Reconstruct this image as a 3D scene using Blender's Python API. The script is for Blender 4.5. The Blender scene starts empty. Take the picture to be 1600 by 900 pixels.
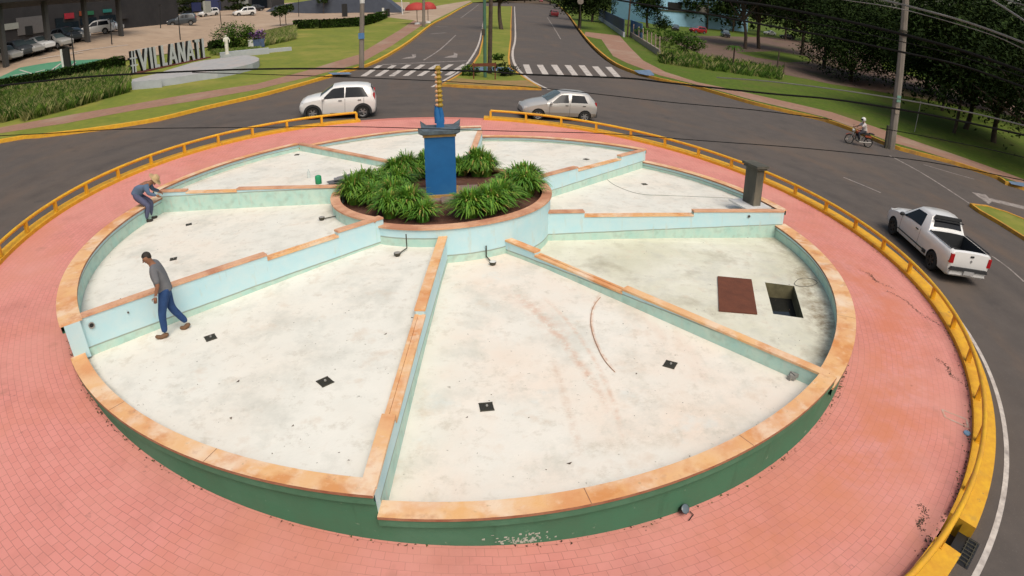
import bpy, bmesh, math, random
from math import sin, cos, pi, radians as rad, atan2, hypot, sqrt
from mathutils import Vector, Matrix
from mathutils.geometry import tessellate_polygon
random.seed(7)
S = bpy.context.scene
COL = S.collection
# ---------------------------------------------------------------- camera (wide barrel lens of the drone)
CH, CD, CYAW, CPITCH, CROLL = (5.205849, 14.175840, -0.085282, 0.438000, -0.006960)
K = (0.792558, 0.174253, -0.220933, 0.076405)
GX, GY = (-0.066765, 0.057856)
CAMPOS = Vector((0.0, -CD, CH))
cd = bpy.data.cameras.new('camera'); cam = bpy.data.objects.new('camera', cd); COL.objects.link(cam); S.camera = cam
cd.type = 'PANO'; cd.panorama_type = 'FISHEYE_LENS_POLYNOMIAL'
cd.sensor_fit = 'HORIZONTAL'; cd.sensor_width = 36.0; cd.fisheye_fov = rad(150)
cd.fisheye_polynomial_k0 = 0.0
cd.fisheye_polynomial_k1 = -K[0]/18.0
cd.fisheye_polynomial_k2 = -K[1]/18.0**2
cd.fisheye_polynomial_k3 = -K[2]/18.0**3
cd.fisheye_polynomial_k4 = -K[3]/18.0**4
cd.clip_start = 0.1; cd.clip_end = 1500
CR = Matrix.Rotation(CYAW, 3, 'Z') @ Matrix.Rotation(pi/2-CPITCH, 3, 'X') @ Matrix.Rotation(CROLL, 3, 'Z')
cam.matrix_world = Matrix.Translation(CAMPOS) @ CR.to_4x4()
# ---------------------------------------------------------------- sky and soft sun (overcast)
W = bpy.data.worlds.new('World'); S.world = W; W.use_nodes = True
wn = W.node_tree.nodes; wl = W.node_tree.links
SUN_EL, SUN_AZ = rad(56), rad(160)      # azimuth clockwise from +Y
sky = wn.new('ShaderNodeTexSky'); sky.sky_type = 'NISHITA'; sky.sun_disc = False
sky.sun_elevation = SUN_EL; sky.sun_rotation = SUN_AZ; sky.air_density = 1.6; sky.dust_density = 6.0; sky.ozone_density = 0.6
bg = wn['Background']; wl.new(sky.outputs[0], bg.inputs[0]); bg.inputs[1].default_value = 0.085
sl = bpy.data.lights.new('sun', 'SUN'); sl.energy = 1.4; sl.angle = rad(40); sl.color = (1.0, 0.95, 0.88)
so = bpy.data.objects.new('sun', sl); COL.objects.link(so)
sd = Vector((sin(SUN_AZ)*cos(SUN_EL), cos(SUN_AZ)*cos(SUN_EL), sin(SUN_EL)))
so.rotation_euler = sd.to_track_quat('Z', 'Y').to_euler(); so.location = (0, 0, 40)
S.view_settings.view_transform = 'Standard'; S.view_settings.look = 'None'
S.view_settings.exposure = 0.31; S.view_settings.gamma = 1.0; S.view_settings.use_curve_mapping = False
S.cycles.max_bounces = 5; S.cycles.diffuse_bounces = 3; S.cycles.glossy_bounces = 3; S.cycles.transparent_max_bounces = 4
S.cycles.use_adaptive_sampling = True; S.cycles.use_denoising = True; S.cycles.caustics_reflective = False
# ---------------------------------------------------------------- lens helpers: a direction of sight to a place on the sloping ground
def ray(px, py):
    u = (px-800)/800.0; v = -(py-450)/800.0; r = hypot(u, v)+1e-9
    th = K[0]*r+K[1]*r*r+K[2]*r**3+K[3]*r**4; s = sin(th)/r
    return CR @ Vector((u*s, v*s, -cos(th)))
def sat(x, L, w): return x if abs(x) < L else math.copysign(L+w*(1-math.exp(-(abs(x)-L)/w)), x)
def sst(t): t = min(1, max(0, t)); return t*t*(3-2*t)
def gz(x, y): return GX*sat(x, 38 if x > 0 else 62, 40)+GY*sat(y, 330 if y > 0 else 60, 90)+(2.2*sst((-x-27)/15)*sst((y-16)/26)*(1-.6*sst((y-50)/40)) if x < 0 else 0)     # the hillside, easing off far away
def G(px, py, off=0.0):
    w = ray(px, py); w = w/hypot(w.x, w.y); t0, t1 = 0.0, 4.0
    f = lambda t: CH+w.z*t-gz(w.x*t, w.y*t-CD)-off
    while f(t1) > 0 and t1 < 420: t0, t1 = t1, t1*1.15
    for _ in range(40):
        m = (t0+t1)/2
        if f(m) > 0: t0 = m
        else: t1 = m
    return CAMPOS+w*t1
def Z(px, py, z):
    w = ray(px, py); return CAMPOS+w*((z-CH)/min(w.z, -1e-3))
def UPZ(p, px, py):
    """height of the vertical through p seen at pixel"""
    w = ray(px, py); vx, vy = p[0]-CAMPOS.x, p[1]-CAMPOS.y
    return CH+w.z*(vx*w.x+vy*w.y)/(w.x*w.x+w.y*w.y)
def far(px, py, dist):
    w = ray(px, py); return CAMPOS+w*(dist/hypot(w.x, w.y))
ROAD = -0.13
NRM = Vector((-GX, -GY, 1)).normalized()
def on_slope(p, heading):
    """matrix standing at p, x axis pointing along heading, z along the slope's normal"""
    f = Vector((cos(heading), sin(heading), 0)); f = (f-NRM*f.dot(NRM)).normalized(); s = NRM.cross(f)
    M = Matrix((f, s, NRM)).transposed().to_4x4(); M.translation = Vector(p); return M
# ---------------------------------------------------------------- materials
MATS = {}
def nmat(name):
    m = bpy.data.materials.new(name); m.use_nodes = True; MATS[name] = m
    return m, m.node_tree.nodes, m.node_tree.links, m.node_tree.nodes['Principled BSDF']
def N(ns, t, **kw):
    n = ns.new(t)
    for k, v in kw.items():
        if k.startswith('i_'):
            key = k[2:]; key = int(key) if key.isdigit() else key.replace('_', ' ')
            n.inputs[key].default_value = v
        else: setattr(n, k, v)
    return n
def c4(c): return (c[0], c[1], c[2], 1)
def mottled(name, a, b=None, scale=3.0, rough=0.8, c=None, cscale=0.6, camt=0.5, bump=0.0, bscale=30, metal=0.0, spec=0.3, lo=0.35, hi=0.65, clo=.5, chi=.68, coat=0, stretch=None):
    """base colour from a, broken by patches of b (fine) and c (large stains)"""
    m, ns, ls, P = nmat(name)
    tc = N(ns, 'ShaderNodeTexCoord'); src = tc.outputs['Object']
    if stretch:
        mp = N(ns, 'ShaderNodeMapping'); mp.inputs['Scale'].default_value = stretch; ls.new(src, mp.inputs[0]); src = mp.outputs[0]
    P.inputs['Roughness'].default_value = rough; P.inputs['Metallic'].default_value = metal; P.inputs['Specular IOR Level'].default_value = spec
    if coat: P.inputs['Coat Weight'].default_value = coat; P.inputs['Coat Roughness'].default_value = 0.05
    b = b or tuple(x*0.8 for x in a)
    n1 = N(ns, 'ShaderNodeTexNoise', i_Scale=scale, i_Detail=6.0, i_Roughness=0.65); ls.new(src, n1.inputs['Vector'])
    r1 = N(ns, 'ShaderNodeMapRange', i_1=lo, i_2=hi); ls.new(n1.outputs['Fac'], r1.inputs[0])
    mx = N(ns, 'ShaderNodeMix', data_type='RGBA'); mx.inputs['A'].default_value = c4(a); mx.inputs['B'].default_value = c4(b)
    ls.new(r1.outputs[0], mx.inputs['Factor']); out = mx.outputs['Result']
    if c:
        n2 = N(ns, 'ShaderNodeTexNoise', i_Scale=cscale, i_Detail=5.0, i_Roughness=0.6); ls.new(src, n2.inputs['Vector'])
        r2 = N(ns, 'ShaderNodeMapRange', i_1=clo, i_2=chi, i_3=0.0, i_4=camt); ls.new(n2.outputs['Fac'], r2.inputs[0])
        m2 = N(ns, 'ShaderNodeMix', data_type='RGBA'); m2.inputs['B'].default_value = c4(c)
        ls.new(out, m2.inputs['A']); ls.new(r2.outputs[0], m2.inputs['Factor']); out = m2.outputs['Result']
    ls.new(out, P.inputs['Base Color'])
    if bump:
        nb = N(ns, 'ShaderNodeTexNoise', i_Scale=bscale, i_Detail=4.0); ls.new(src, nb.inputs['Vector'])
        bp = N(ns, 'ShaderNodeBump', i_Strength=bump, i_Distance=0.02); ls.new(nb.outputs['Fac'], bp.inputs['Height']); ls.new(bp.outputs[0], P.inputs['Normal'])
    return m
def overlay(m, color, scale, lo, hi, amt, detail=4.0, coords='Object', stretch=None, rough=.6):
    """adds one more layer of stains of their own shape over a finished material"""
    ns, ls = m.node_tree.nodes, m.node_tree.links; P = ns['Principled BSDF']; old = P.inputs['Base Color'].links[0].from_socket
    tc = N(ns, 'ShaderNodeTexCoord'); src = tc.outputs[coords]
    mp = N(ns, 'ShaderNodeMapping'); mp.inputs['Location'].default_value = (random.uniform(-9, 9), random.uniform(-9, 9), 0)
    if stretch: mp.inputs['Scale'].default_value = stretch
    ls.new(src, mp.inputs[0])
    n = N(ns, 'ShaderNodeTexNoise', i_Scale=scale, i_Detail=detail, i_Roughness=rough); ls.new(mp.outputs[0], n.inputs['Vector'])
    r = N(ns, 'ShaderNodeMapRange', i_1=lo, i_2=hi, i_3=0.0, i_4=amt); ls.new(n.outputs['Fac'], r.inputs[0])
    mx = N(ns, 'ShaderNodeMix', data_type='RGBA'); mx.inputs['B'].default_value = c4(color)
    ls.new(old, mx.inputs['A']); ls.new(r.outputs[0], mx.inputs['Factor']); ls.new(mx.outputs['Result'], P.inputs['Base Color'])
    return m
def arc_stain(m, pts, width, color, amt, reach=None, nscale=6.0):
    """a scuff, silt or painted shadow band of its own shape, following the circle through three places on the floor"""
    a, b, c = [Vector((p[0], p[1])) for p in pts]; d = 2*(a.x*(b.y-c.y)+b.x*(c.y-a.y)+c.x*(a.y-b.y))
    ux = (a.dot(a)*(b.y-c.y)+b.dot(b)*(c.y-a.y)+c.dot(c)*(a.y-b.y))/d; uy = (a.dot(a)*(c.x-b.x)+b.dot(b)*(a.x-c.x)+c.dot(c)*(b.x-a.x))/d; R = hypot(a.x-ux, a.y-uy)
    L = reach or (a-c).length/2*1.05
    ns, ls = m.node_tree.nodes, m.node_tree.links; P = ns['Principled BSDF']; old = P.inputs['Base Color'].links[0].from_socket
    tc = N(ns, 'ShaderNodeTexCoord'); fl = N(ns, 'ShaderNodeVectorMath', operation='MULTIPLY'); fl.inputs[1].default_value = (1, 1, 0); ls.new(tc.outputs['Object'], fl.inputs[0])
    nz = N(ns, 'ShaderNodeTexNoise', i_Scale=nscale, i_Detail=8.0, i_Roughness=.75); ls.new(fl.outputs[0], nz.inputs['Vector'])
    d1 = N(ns, 'ShaderNodeVectorMath', operation='DISTANCE'); d1.inputs[1].default_value = (ux, uy, 0); ls.new(fl.outputs[0], d1.inputs[0])
    s1 = N(ns, 'ShaderNodeMath', operation='SUBTRACT', i_1=R); ls.new(d1.outputs['Value'], s1.inputs[0]); ab = N(ns, 'ShaderNodeMath', operation='ABSOLUTE'); ls.new(s1.outputs[0], ab.inputs[0])
    r1 = N(ns, 'ShaderNodeMapRange', i_1=width*.15, i_2=width, i_3=1.0, i_4=0.0); ls.new(ab.outputs[0], r1.inputs[0])
    d2 = N(ns, 'ShaderNodeVectorMath', operation='DISTANCE'); d2.inputs[1].default_value = (b.x, b.y, 0); ls.new(fl.outputs[0], d2.inputs[0])
    r2 = N(ns, 'ShaderNodeMapRange', i_1=L*.7, i_2=L*1.1, i_3=1.0, i_4=0.0); ls.new(d2.outputs['Value'], r2.inputs[0])
    r3 = N(ns, 'ShaderNodeMapRange', i_1=.4, i_2=.62, i_3=0.0, i_4=amt); ls.new(nz.outputs['Fac'], r3.inputs[0])
    m1 = N(ns, 'ShaderNodeMath', operation='MULTIPLY'); ls.new(r1.outputs[0], m1.inputs[0]); ls.new(r2.outputs[0], m1.inputs[1]); m2 = N(ns, 'ShaderNodeMath', operation='MULTIPLY'); ls.new(m1.outputs[0], m2.inputs[0]); ls.new(r3.outputs[0], m2.inputs[1])
    mx = N(ns, 'ShaderNodeMix', data_type='RGBA'); mx.inputs['B'].default_value = c4(color); ls.new(old, mx.inputs['A']); ls.new(m2.outputs[0], mx.inputs['Factor']); ls.new(mx.outputs['Result'], P.inputs['Base Color'])
# ---------------------------------------------------------------- mesh building
def setp(o, label=None, cat=None, group=None, kind=None):
    if label: o['label'] = label
    if cat: o['category'] = cat
    if group: o['group'] = group
    if kind: o['kind'] = kind
    return o
def thing(name, label, cat, loc=(0, 0, 0), group=None, M=None, parent=None):
    o = bpy.data.objects.new(name, None); COL.objects.link(o); o.empty_display_size = 0.3
    if M is not None: o.matrix_world = M
    else: o.location = loc
    return setp(o, label, cat, group)
BENDX = [-500, -400, -300, -250, -200, -170, -150, -130, -112, -100, -90, -80, -71, -62, -52, -48, -45, -42, -39, -36, -33, -30, -27, 38, 44, 50, 57, 65, 75, 87, 100, 120, 150, 200, 300]
BENDY = [-200, -120, -90, -75, -60, 16, 20, 24, 28, 32, 36, 42, 50, 57, 64, 71, 78, 85, 92, 330, 350, 380, 420]
class MB:
    def __init__(s): s.v = []; s.f = []; s.m = []; s.uv = []
    def vt(s, p): s.v.append((p[0], p[1], p[2])); return len(s.v)-1
    def face(s, pts, mi=0, uv=None):
        i = [s.vt(p) for p in pts]; s.f.append(i); s.m.append(mi); s.uv.append(uv or [(0, 0)]*len(i)); return s
    def idx(s, ids, mi=0): s.f.append(list(ids)); s.m.append(mi); s.uv.append([(0, 0)]*len(ids))
    def hexa(s, b, t, mi=0):
        """b,t: four bottom and four top points, counter-clockwise seen from above"""
        n = len(b); bi = [s.vt(p) for p in b]; ti = [s.vt(p) for p in t]
        s.idx(bi[::-1], mi); s.idx(ti, mi)
        for k in range(n): s.idx((bi[k], bi[(k+1) % n], ti[(k+1) % n], ti[k]), mi)
        return s
    def box(s, c, d, rz=0, mi=0, M=None, taper=1.0):
        cx, cy, cz = c; dx, dy, dz = d[0]/2, d[1]/2, d[2]/2; R = Matrix.Rotation(rz, 3, 'Z')
        def P(x, y, z, k=1):
            q = Vector((cx, cy, cz))+R @ Vector((x*k, y*k, z))
            return M @ q if M is not None else q
        return s.hexa([P(-dx, -dy, -dz), P(dx, -dy, -dz), P(dx, dy, -dz), P(-dx, dy, -dz)],
                      [P(-dx, -dy, dz, taper), P(dx, -dy, dz, taper), P(dx, dy, dz, taper), P(-dx, dy, dz, taper)], mi)
    def prism(s, poly, z0, z1, mi=0, mside=None):
        """flat slab over a concave outline; z0, z1 numbers or functions of (x, y)"""
        f0 = z0 if callable(z0) else (lambda x, y: z0); f1 = z1 if callable(z1) else (lambda x, y: z1)
        P = [Vector((p[0], p[1], 0)) for p in poly]
        if sum(P[i].x*P[(i+1) % len(P)].y-P[(i+1) % len(P)].x*P[i].y for i in range(len(P))) < 0: P.reverse()
        b = [s.vt((p.x, p.y, f0(p.x, p.y))) for p in P]; t = [s.vt((p.x, p.y, f1(p.x, p.y))) for p in P]
        for a in tessellate_polygon([P]):
            n = (P[a[1]]-P[a[0]]).cross(P[a[2]]-P[a[0]]).z; a = list(a)
            if n < 0: a.reverse()
            s.idx([t[i] for i in a], mi); s.idx([b[i] for i in a[::-1]], mi)
        for k in range(len(P)):
            q = (k+1) % len(P); s.idx((b[k], b[q], t[q], t[k]), mi if mside is None else mside)
        return s
    def sheet(s, poly, zf, mi=0, hole=None):
        """flat outline laid on the hillside; cut along a few lines so that it follows the bends"""
        loops = [[Vector((p[0], p[1], 0)) for p in poly]]+([[Vector((p[0], p[1], 0)) for p in hole]] if hole else []); P = [p for l in loops for p in l]; bm = bmesh.new(); t = [bm.verts.new(p) for p in P]
        for a in tessellate_polygon(loops):
            n = (P[a[1]]-P[a[0]]).cross(P[a[2]]-P[a[0]]).z; a = list(a)
            if abs(n) < 1e-9: continue
            if n < 0: a.reverse()
            try: bm.faces.new([t[i] for i in a])
            except ValueError: pass
        xs = [p.x for p in P]; ys = [p.y for p in P]
        for ax, lo, hi, L in ((0, min(xs), max(xs), BENDX), (1, min(ys), max(ys), BENDY)):
            for c in L:
                if lo < c < hi:
                    co = (c, 0, 0) if ax == 0 else (0, c, 0); no = (1, 0, 0) if ax == 0 else (0, 1, 0)
                    bmesh.ops.bisect_plane(bm, geom=bm.verts[:]+bm.edges[:]+bm.faces[:], dist=1e-5, plane_co=co, plane_no=no)
        bm.verts.index_update(); base = {v.index: s.vt((v.co.x, v.co.y, zf(v.co.x, v.co.y))) for v in bm.verts}
        for f in bm.faces: s.idx([base[v.index] for v in f.verts], mi)
        bm.free(); return s
    def tube(s, pts, r, seg=8, mi=0, cap=True):
        pts = [Vector(p) for p in pts]; rr = r if isinstance(r, (list, tuple)) else [r]*len(pts); rings = []
        up = Vector((0, 0, 1)); prev = None
        for i, p in enumerate(pts):
            t = (pts[min(i+1, len(pts)-1)]-pts[max(i-1, 0)]).normalized()
            if prev is None: a = t.cross(up if abs(t.z) < .95 else Vector((1, 0, 0))).normalized()
            else: a = (prev-t*prev.dot(t)).normalized()
            prev = a; b = t.cross(a)
            rings.append([s.vt(p+(a*cos(2*pi*k/seg)+b*sin(2*pi*k/seg))*rr[i]) for k in range(seg)])
        for i in range(len(pts)-1):
            for k in range(seg): s.idx((rings[i][k], rings[i][(k+1) % seg], rings[i+1][(k+1) % seg], rings[i+1][k]), mi)
        if cap: s.idx(rings[0][::-1], mi); s.idx(rings[-1], mi)
        return s
    def lathe(s, prof, c=(0, 0, 0), seg=20, mi=0, M=None, ang=2*pi):
        """prof: (radius, height) pairs round the z axis"""
        full = abs(ang-2*pi) < 1e-6; n = seg if full else seg+1; R = []
        for r, z in prof:
            row = []
            for k in range(n):
                a = ang*k/seg; q = Vector((r*cos(a), r*sin(a), z)); q = (M @ q) if M is not None else q+Vector(c); row.append(s.vt(q))
            R.append(row)
        for i in range(len(prof)-1):
            for k in range(seg):
                q = (k+1) % n; s.idx((R[i][k], R[i][q], R[i+1][q], R[i+1][k]), mi)
        return s
    def ball(s, c, r, seg=10, mi=0, sc=(1, 1, 1)):
        M = Matrix.Translation(c) @ Matrix.Diagonal((sc[0], sc[1], sc[2], 1)); n = seg//2+1
        return s.lathe([(max(1e-4, r*sin(pi*i/n)), -r*cos(pi*i/n)) for i in range(n+1)], seg=seg, mi=mi, M=M)
    def mesh(s, name, mats, org=(0, 0, 0), smooth=None):
        me = bpy.data.meshes.new(name); o = Vector(org)
        me.from_pydata([(v[0]-o.x, v[1]-o.y, v[2]-o.z) for v in s.v], [], s.f)
        for m in mats: me.materials.append(m)
        me.polygons.foreach_set('material_index', s.m)
        if any(any(t != (0, 0) for t in u) for u in s.uv):
            l = me.uv_layers.new(name='UVMap'); flat = [c for u in s.uv for t in u for c in t]; l.data.foreach_set('uv', flat)
        me.validate(clean_customdata=False)
        if smooth is not None:
            me.polygons.foreach_set('use_smooth', [True]*len(me.polygons)); me.set_sharp_from_angle(angle=rad(smooth))
        me.update(); return me
    def build(s, name, mats, parent=None, smooth=None, local=False, label=None, cat=None, group=None, kind=None, loc=None, merge=False):
        if not isinstance(mats, (list, tuple)): mats = [mats]
        org = (0, 0, 0)
        if parent is not None and not local: org = WORLD_LOC(parent)
        elif loc is not None: org = loc
        me = s.mesh(name, mats, org, smooth if not merge else None)
        if merge:
            bm = bmesh.new(); bm.from_mesh(me); bmesh.ops.remove_doubles(bm, verts=bm.verts, dist=1e-4); bmesh.ops.recalc_face_normals(bm, faces=bm.faces); bm.to_mesh(me); bm.free()
            if smooth is not None:
                me.polygons.foreach_set('use_smooth', [True]*len(me.polygons)); me.set_sharp_from_angle(angle=rad(smooth))
        o = bpy.data.objects.new(name, me); COL.objects.link(o)
        if parent is not None: o.parent = parent
        elif loc is not None: o.location = loc
        return setp(o, label, cat, group, kind)
def WORLD_LOC(o):
    p = Vector(o.location)
    while o.parent: o = o.parent; p += Vector(o.location)
    return p
def kids(o): return [c for c in ALLCH.get(o.name, [])]
ALLCH = {}
def index_children():
    ALLCH.clear()
    for o in COL.objects:
        if o.parent: ALLCH.setdefault(o.parent.name, []).append(o)
def copy_tree(o, M=None, label=None, parent=None, mats=None):
    """a thing with copies of its parts and sub-parts; index_children() must be fresh"""
    c = o.copy(); COL.objects.link(c)
    if parent: c.parent = parent; c.matrix_parent_inverse = o.matrix_parent_inverse
    if M is not None: c.matrix_world = M
    if label: c['label'] = label
    if mats and c.type == 'MESH':
        for sl_ in c.material_slots:
            if sl_.material and sl_.material.name in mats: nm = mats[sl_.material.name]; sl_.link = 'OBJECT'; sl_.material = nm
    for ch in kids(o): copy_tree(ch, None, None, c, mats)
    return c
# ---------------------------------------------------------------- ground, roads, kerbs, markings
def off(o): return lambda x, y: gz(x, y)+o
OC = (0.09, 0.65)           # centre of the paved ring
def circ(c, r, az):         # azimuth in degrees from -Y towards +X
    a = rad(az); return (c[0]+r*sin(a), c[1]-r*cos(a))
# materials
m_ground = mottled('ground_soil', (.115, .07, .045), (.075, .062, .03), .4, .95, (.16, .09, .055), .07, .6)
m_grass = mottled('lawn_grass', (.2, .22, .03), (.15, .185, .025), 2.2, .95, (.3, .26, .06), .16, .8, bump=.6, bscale=9)
overlay(m_grass, (.1, .15, .02), .5, .5, .7, .6); overlay(m_grass, (.2, .15, .07), .9, .62, .74, .5)
m_grassR = mottled('verge_grass', (.1, .15, .009), (.06, .1, .008), 2.5, .95, (.12, .12, .025), .25, .6, bump=.6, bscale=9)
overlay(m_grassR, (.11, .075, .045), .8, .6, .72, .5)
m_asph = mottled('asphalt', (.11, .093, .082), (.088, .075, .067), 1.2, .85, (.14, .105, .08), .12, .55, bump=.25, bscale=55, lo=.3, hi=.7)
overlay(m_asph, (.15, .1, .07), .45, .55, .75, .5, stretch=(1, .35, 1)); overlay(m_asph, (.055, .05, .048), .9, .6, .72, .4)
overlay(m_asph, (.19, .17, .15), 26, .62, .72, .25, detail=2)
for r_, w_, c_, k_ in ((15.3, .5, (.06, .053, .05), .5), (17.2, .5, (.06, .053, .05), .5), (14.1, .35, (.15, .11, .085), .4), (19.6, .6, (.15, .105, .075), .45), (16.3, .4, (.13, .105, .09), .35)): arc_stain(m_asph, [(-r_, 0), (0, r_), (r_, 0)], w_, c_, k_, reach=60, nscale=.6)
m_path = mottled('brick_path', (.34, .19, .13), (.26, .155, .11), 3, .9, (.36, .27, .2), .3, .6)
m_lot = mottled('lot_paving', (.41, .3, .21), (.34, .25, .18), .8, .9, (.5, .39, .29), .12, .6)
m_yel = mottled('kerb_yellow', (.74, .42, .03), (.62, .31, .03), 5, .65, (.25, .17, .09), 1.6, .5, clo=.6, chi=.72)
overlay(m_yel, (.2, .16, .11), 7, .66, .72, .7)
m_yel2 = mottled('kerb_ochre', (.62, .33, .035), (.45, .22, .05), 4, .75, (.22, .14, .08), .9, .6, clo=.55, chi=.7)
m_white = mottled('line_white', (.6, .55, .5), (.4, .36, .33), 6, .8, (.16, .13, .12), 2, .6, clo=.55, chi=.7)
m_whiteF = mottled('line_worn', (.38, .34, .31), (.2, .17, .155), 5, .85, (.12, .1, .09), 1.5, .8)
m_blue = mottled('ramp_blue', (.16, .24, .36), (.1, .15, .22), 3, .8)
m_green = mottled('bay_green', (.07, .25, .14), (.1, .27, .17), 2, .8)
def pv():
    """salmon concrete pavers laid in rings round the fountain"""
    m, ns, ls, P = nmat('ring_pavers'); P.inputs['Roughness'].default_value = .85
    uv = N(ns, 'ShaderNodeUVMap'); br = N(ns, 'ShaderNodeTexBrick', i_Scale=1.0); ls.new(uv.outputs[0], br.inputs['Vector'])
    wob = N(ns, 'ShaderNodeTexNoise', i_Scale=1.1, i_Detail=3.0); ls.new(uv.outputs[0], wob.inputs['Vector'])
    sc = N(ns, 'ShaderNodeVectorMath', operation='SCALE'); sc.inputs['Scale'].default_value = .06; ls.new(wob.outputs['Color'], sc.inputs[0])
    ad = N(ns, 'ShaderNodeVectorMath', operation='ADD'); ls.new(uv.outputs[0], ad.inputs[0]); ls.new(sc.outputs[0], ad.inputs[1]); ls.new(ad.outputs[0], br.inputs['Vector'])
    br.inputs['Brick Width'].default_value = .185; br.inputs['Row Height'].default_value = .128; br.inputs['Mortar Size'].default_value = .0035
    br.inputs['Mortar Smooth'].default_value = .25; br.inputs['Bias'].default_value = -.1
    br.inputs['Color1'].default_value = (.665, .265, .225, 1); br.inputs['Color2'].default_value = (.63, .24, .2, 1); br.inputs['Mortar'].default_value = (.34, .14, .11, 1)
    ls.new(br.outputs['Color'], P.inputs['Base Color'])
    bp = N(ns, 'ShaderNodeBump', i_Strength=.3, i_Distance=.006); ls.new(br.outputs['Fac'], bp.inputs['Height']); bp.invert = True; ls.new(bp.outputs[0], P.inputs['Normal'])
    overlay(m, (.64, .29, .235), .35, .45, .65, .7)
    overlay(m, (.58, .22, .13), .22, .54, .7, .6); overlay(m, (.38, .14, .11), 1.0, .5, .72, .35, detail=8); overlay(m, (.3, .15, .1), 1.3, .62, .78, .5); overlay(m, (.12, .07, .055), 3.5, .68, .76, .6, detail=8)
    return m
m_pav = pv()
for a_, r_, w_, rc, c_, k_ in ((62, 10.5, 1.3, 5.5, (.58, .19, .1), .75), (38, 10.2, 1.0, 4.0, (.6, .22, .12), .6), (85, 10.8, 1.2, 4.0, (.6, .2, .12), .5), (20, 11.5, .8, 3.5, (.6, .24, .14), .4)): arc_stain(m_pav, [circ((0, 0), r_, a_-25), circ((0, 0), r_, a_), circ((0, 0), r_, a_+25)], w_, c_, k_, reach=rc, nscale=.9)
# ground sheet, open under the fountain
NS = 128
mb = MB()
rings = [(OC, 12.5)]+[((0, 0), r) for r in (20, 38, 46, 56, 68, 84, 104, 130, 165, 210, 280, 380, 520, 900, 2500)]
for (c0, r0), (c1, r1) in zip(rings, rings[1:]):
    for k in range(NS):
        a0, a1 = 360*k/NS, 360*(k+1)/NS
        q = [circ(c0, r0, a0), circ(c1, r1, a0), circ(c1, r1, a1), circ(c0, r0, a1)]
        mb.face([(x, y, gz(x, y)-(.25 if hypot(x, y) < 21 else .7)) for x, y in q])
mb.build('ground', m_ground, kind='structure', merge=True)
cd.clip_end = 3000
# kerb traces
LK = [(0, 220), (60, 212), (120, 205), (185, 196), (250, 185), (320, 168), (400, 150), (450, 137), (500, 123), (548, 109), (590, 95), (640, 65), (675, 38), (700, 25), (722, 12), (738, 4)]
RK = [(870, 6), (885, 20), (900, 40), (920, 65), (950, 92), (985, 110), (1030, 123), (1080, 133), (1130, 147), (1180, 161), (1235, 174), (1290, 187), (1340, 205), (1390, 226), (1440, 240), (1500, 256), (1560, 277), (1600, 293)]
LKW = [(-80, -12), (-45, 1), (-33, 7)]+[tuple(G(*p).xy) for p in LK]
RKW = [tuple(G(*p).xy) for p in RK]+[(48, 9), (90, 7), (300, 10)]
def smooth(path, n=3):
    out = []
    for i in range(len(path)-1):
        p0 = Vector(path[max(i-1, 0)]); p1 = Vector(path[i]); p2 = Vector(path[i+1]); p3 = Vector(path[min(i+2, len(path)-1)])
        for k in range(n):
            t = k/n; out.append(tuple(.5*((2*p1)+(p2-p0)*t+(2*p0-5*p1+4*p2-p3)*t*t+(3*p1-p0-3*p2+p3)*t**3)))
    out.append(tuple(path[-1])); return out
LKW = smooth(LKW); RKW = smooth(RKW)
def offset(path, d):
    out = []
    for i, p in enumerate(path):
        a = Vector(path[max(i-1, 0)][:2]); b = Vector(path[min(i+1, len(path)-1)][:2]); t = (b-a).normalized()
        out.append((p[0]-t.y*d, p[1]+t.x*d))
    return out
def strip(mb, path, w0, w1, z0, z1, mi=0, uvs=False):
    A = offset(path, w0); B = offset(path, w1)
    for i in range(len(path)-1):
        q = [A[i], A[i+1], B[i+1], B[i]]
        mb.hexa([(x, y, gz(x, y)+z0) for x, y in q][::-1] if w1 < w0 else [(x, y, gz(x, y)+z0) for x, y in q],
                [(x, y, gz(x, y)+z1) for x, y in q][::-1] if w1 < w0 else [(x, y, gz(x, y)+z1) for x, y in q], mi)
    return mb
# asphalt
road = RKW[:-1]+[(140, 8), (140, -30), (60, -35), (20, -40), (-30, -38), (-80, -25)]+LKW
cut = [circ(OC, 12.72, 360*k/96) for k in range(96)]
P = offset(RKW, -.3)[:-1]+[(140, 8), (140, -30), (60, -35), (20, -40), (-30, -38), (-80, -25)]+offset(LKW, .3)
mb = MB().sheet(P, off(ROAD), 0, cut)
mb.build('road', m_asph, kind='structure')
# land either side and the median
def land(name, poly, mat, z=.02): return MB().sheet(poly, off(z)).build(name, mat, kind='structure')
land('lawn', LKW+[(60, 420), (-320, 420), (-320, -60)], m_grass)
land('verge', RKW+[(300, 420), (60, 420)], m_grassR)
MED = [(756, 10), (755, 35), (754, 60), (748, 85), (738, 100), (728, 110), (708, 122), (690, 132), (720, 134), (760, 136), (805, 137), (846, 138), (825, 125), (808, 113), (798, 106), (796, 90), (799, 60), (799, 35), (800, 10)]
MEDW = [tuple(G(*p).xy) for p in MED]
land('median_grass', MEDW, m_grass, .03)
strip(MB(), LKW, .0, .2, ROAD-.1, .05).build('kerb', m_yel, kind='structure')
strip(MB(), RKW, -.0, .2, ROAD-.1, .05).build('kerb', m_yel2, kind='structure')
strip(MB(), MEDW+MEDW[:1], 0, .14, ROAD-.1, .05).build('kerb', m_yel2, kind='structure')
strip(MB(), LKW, -.2, -.01, ROAD-.1, ROAD+.008).build('gutter', mottled('gutter_dust', (.2, .13, .08), (.1, .08, .065), 2, .9), kind='structure')
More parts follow.
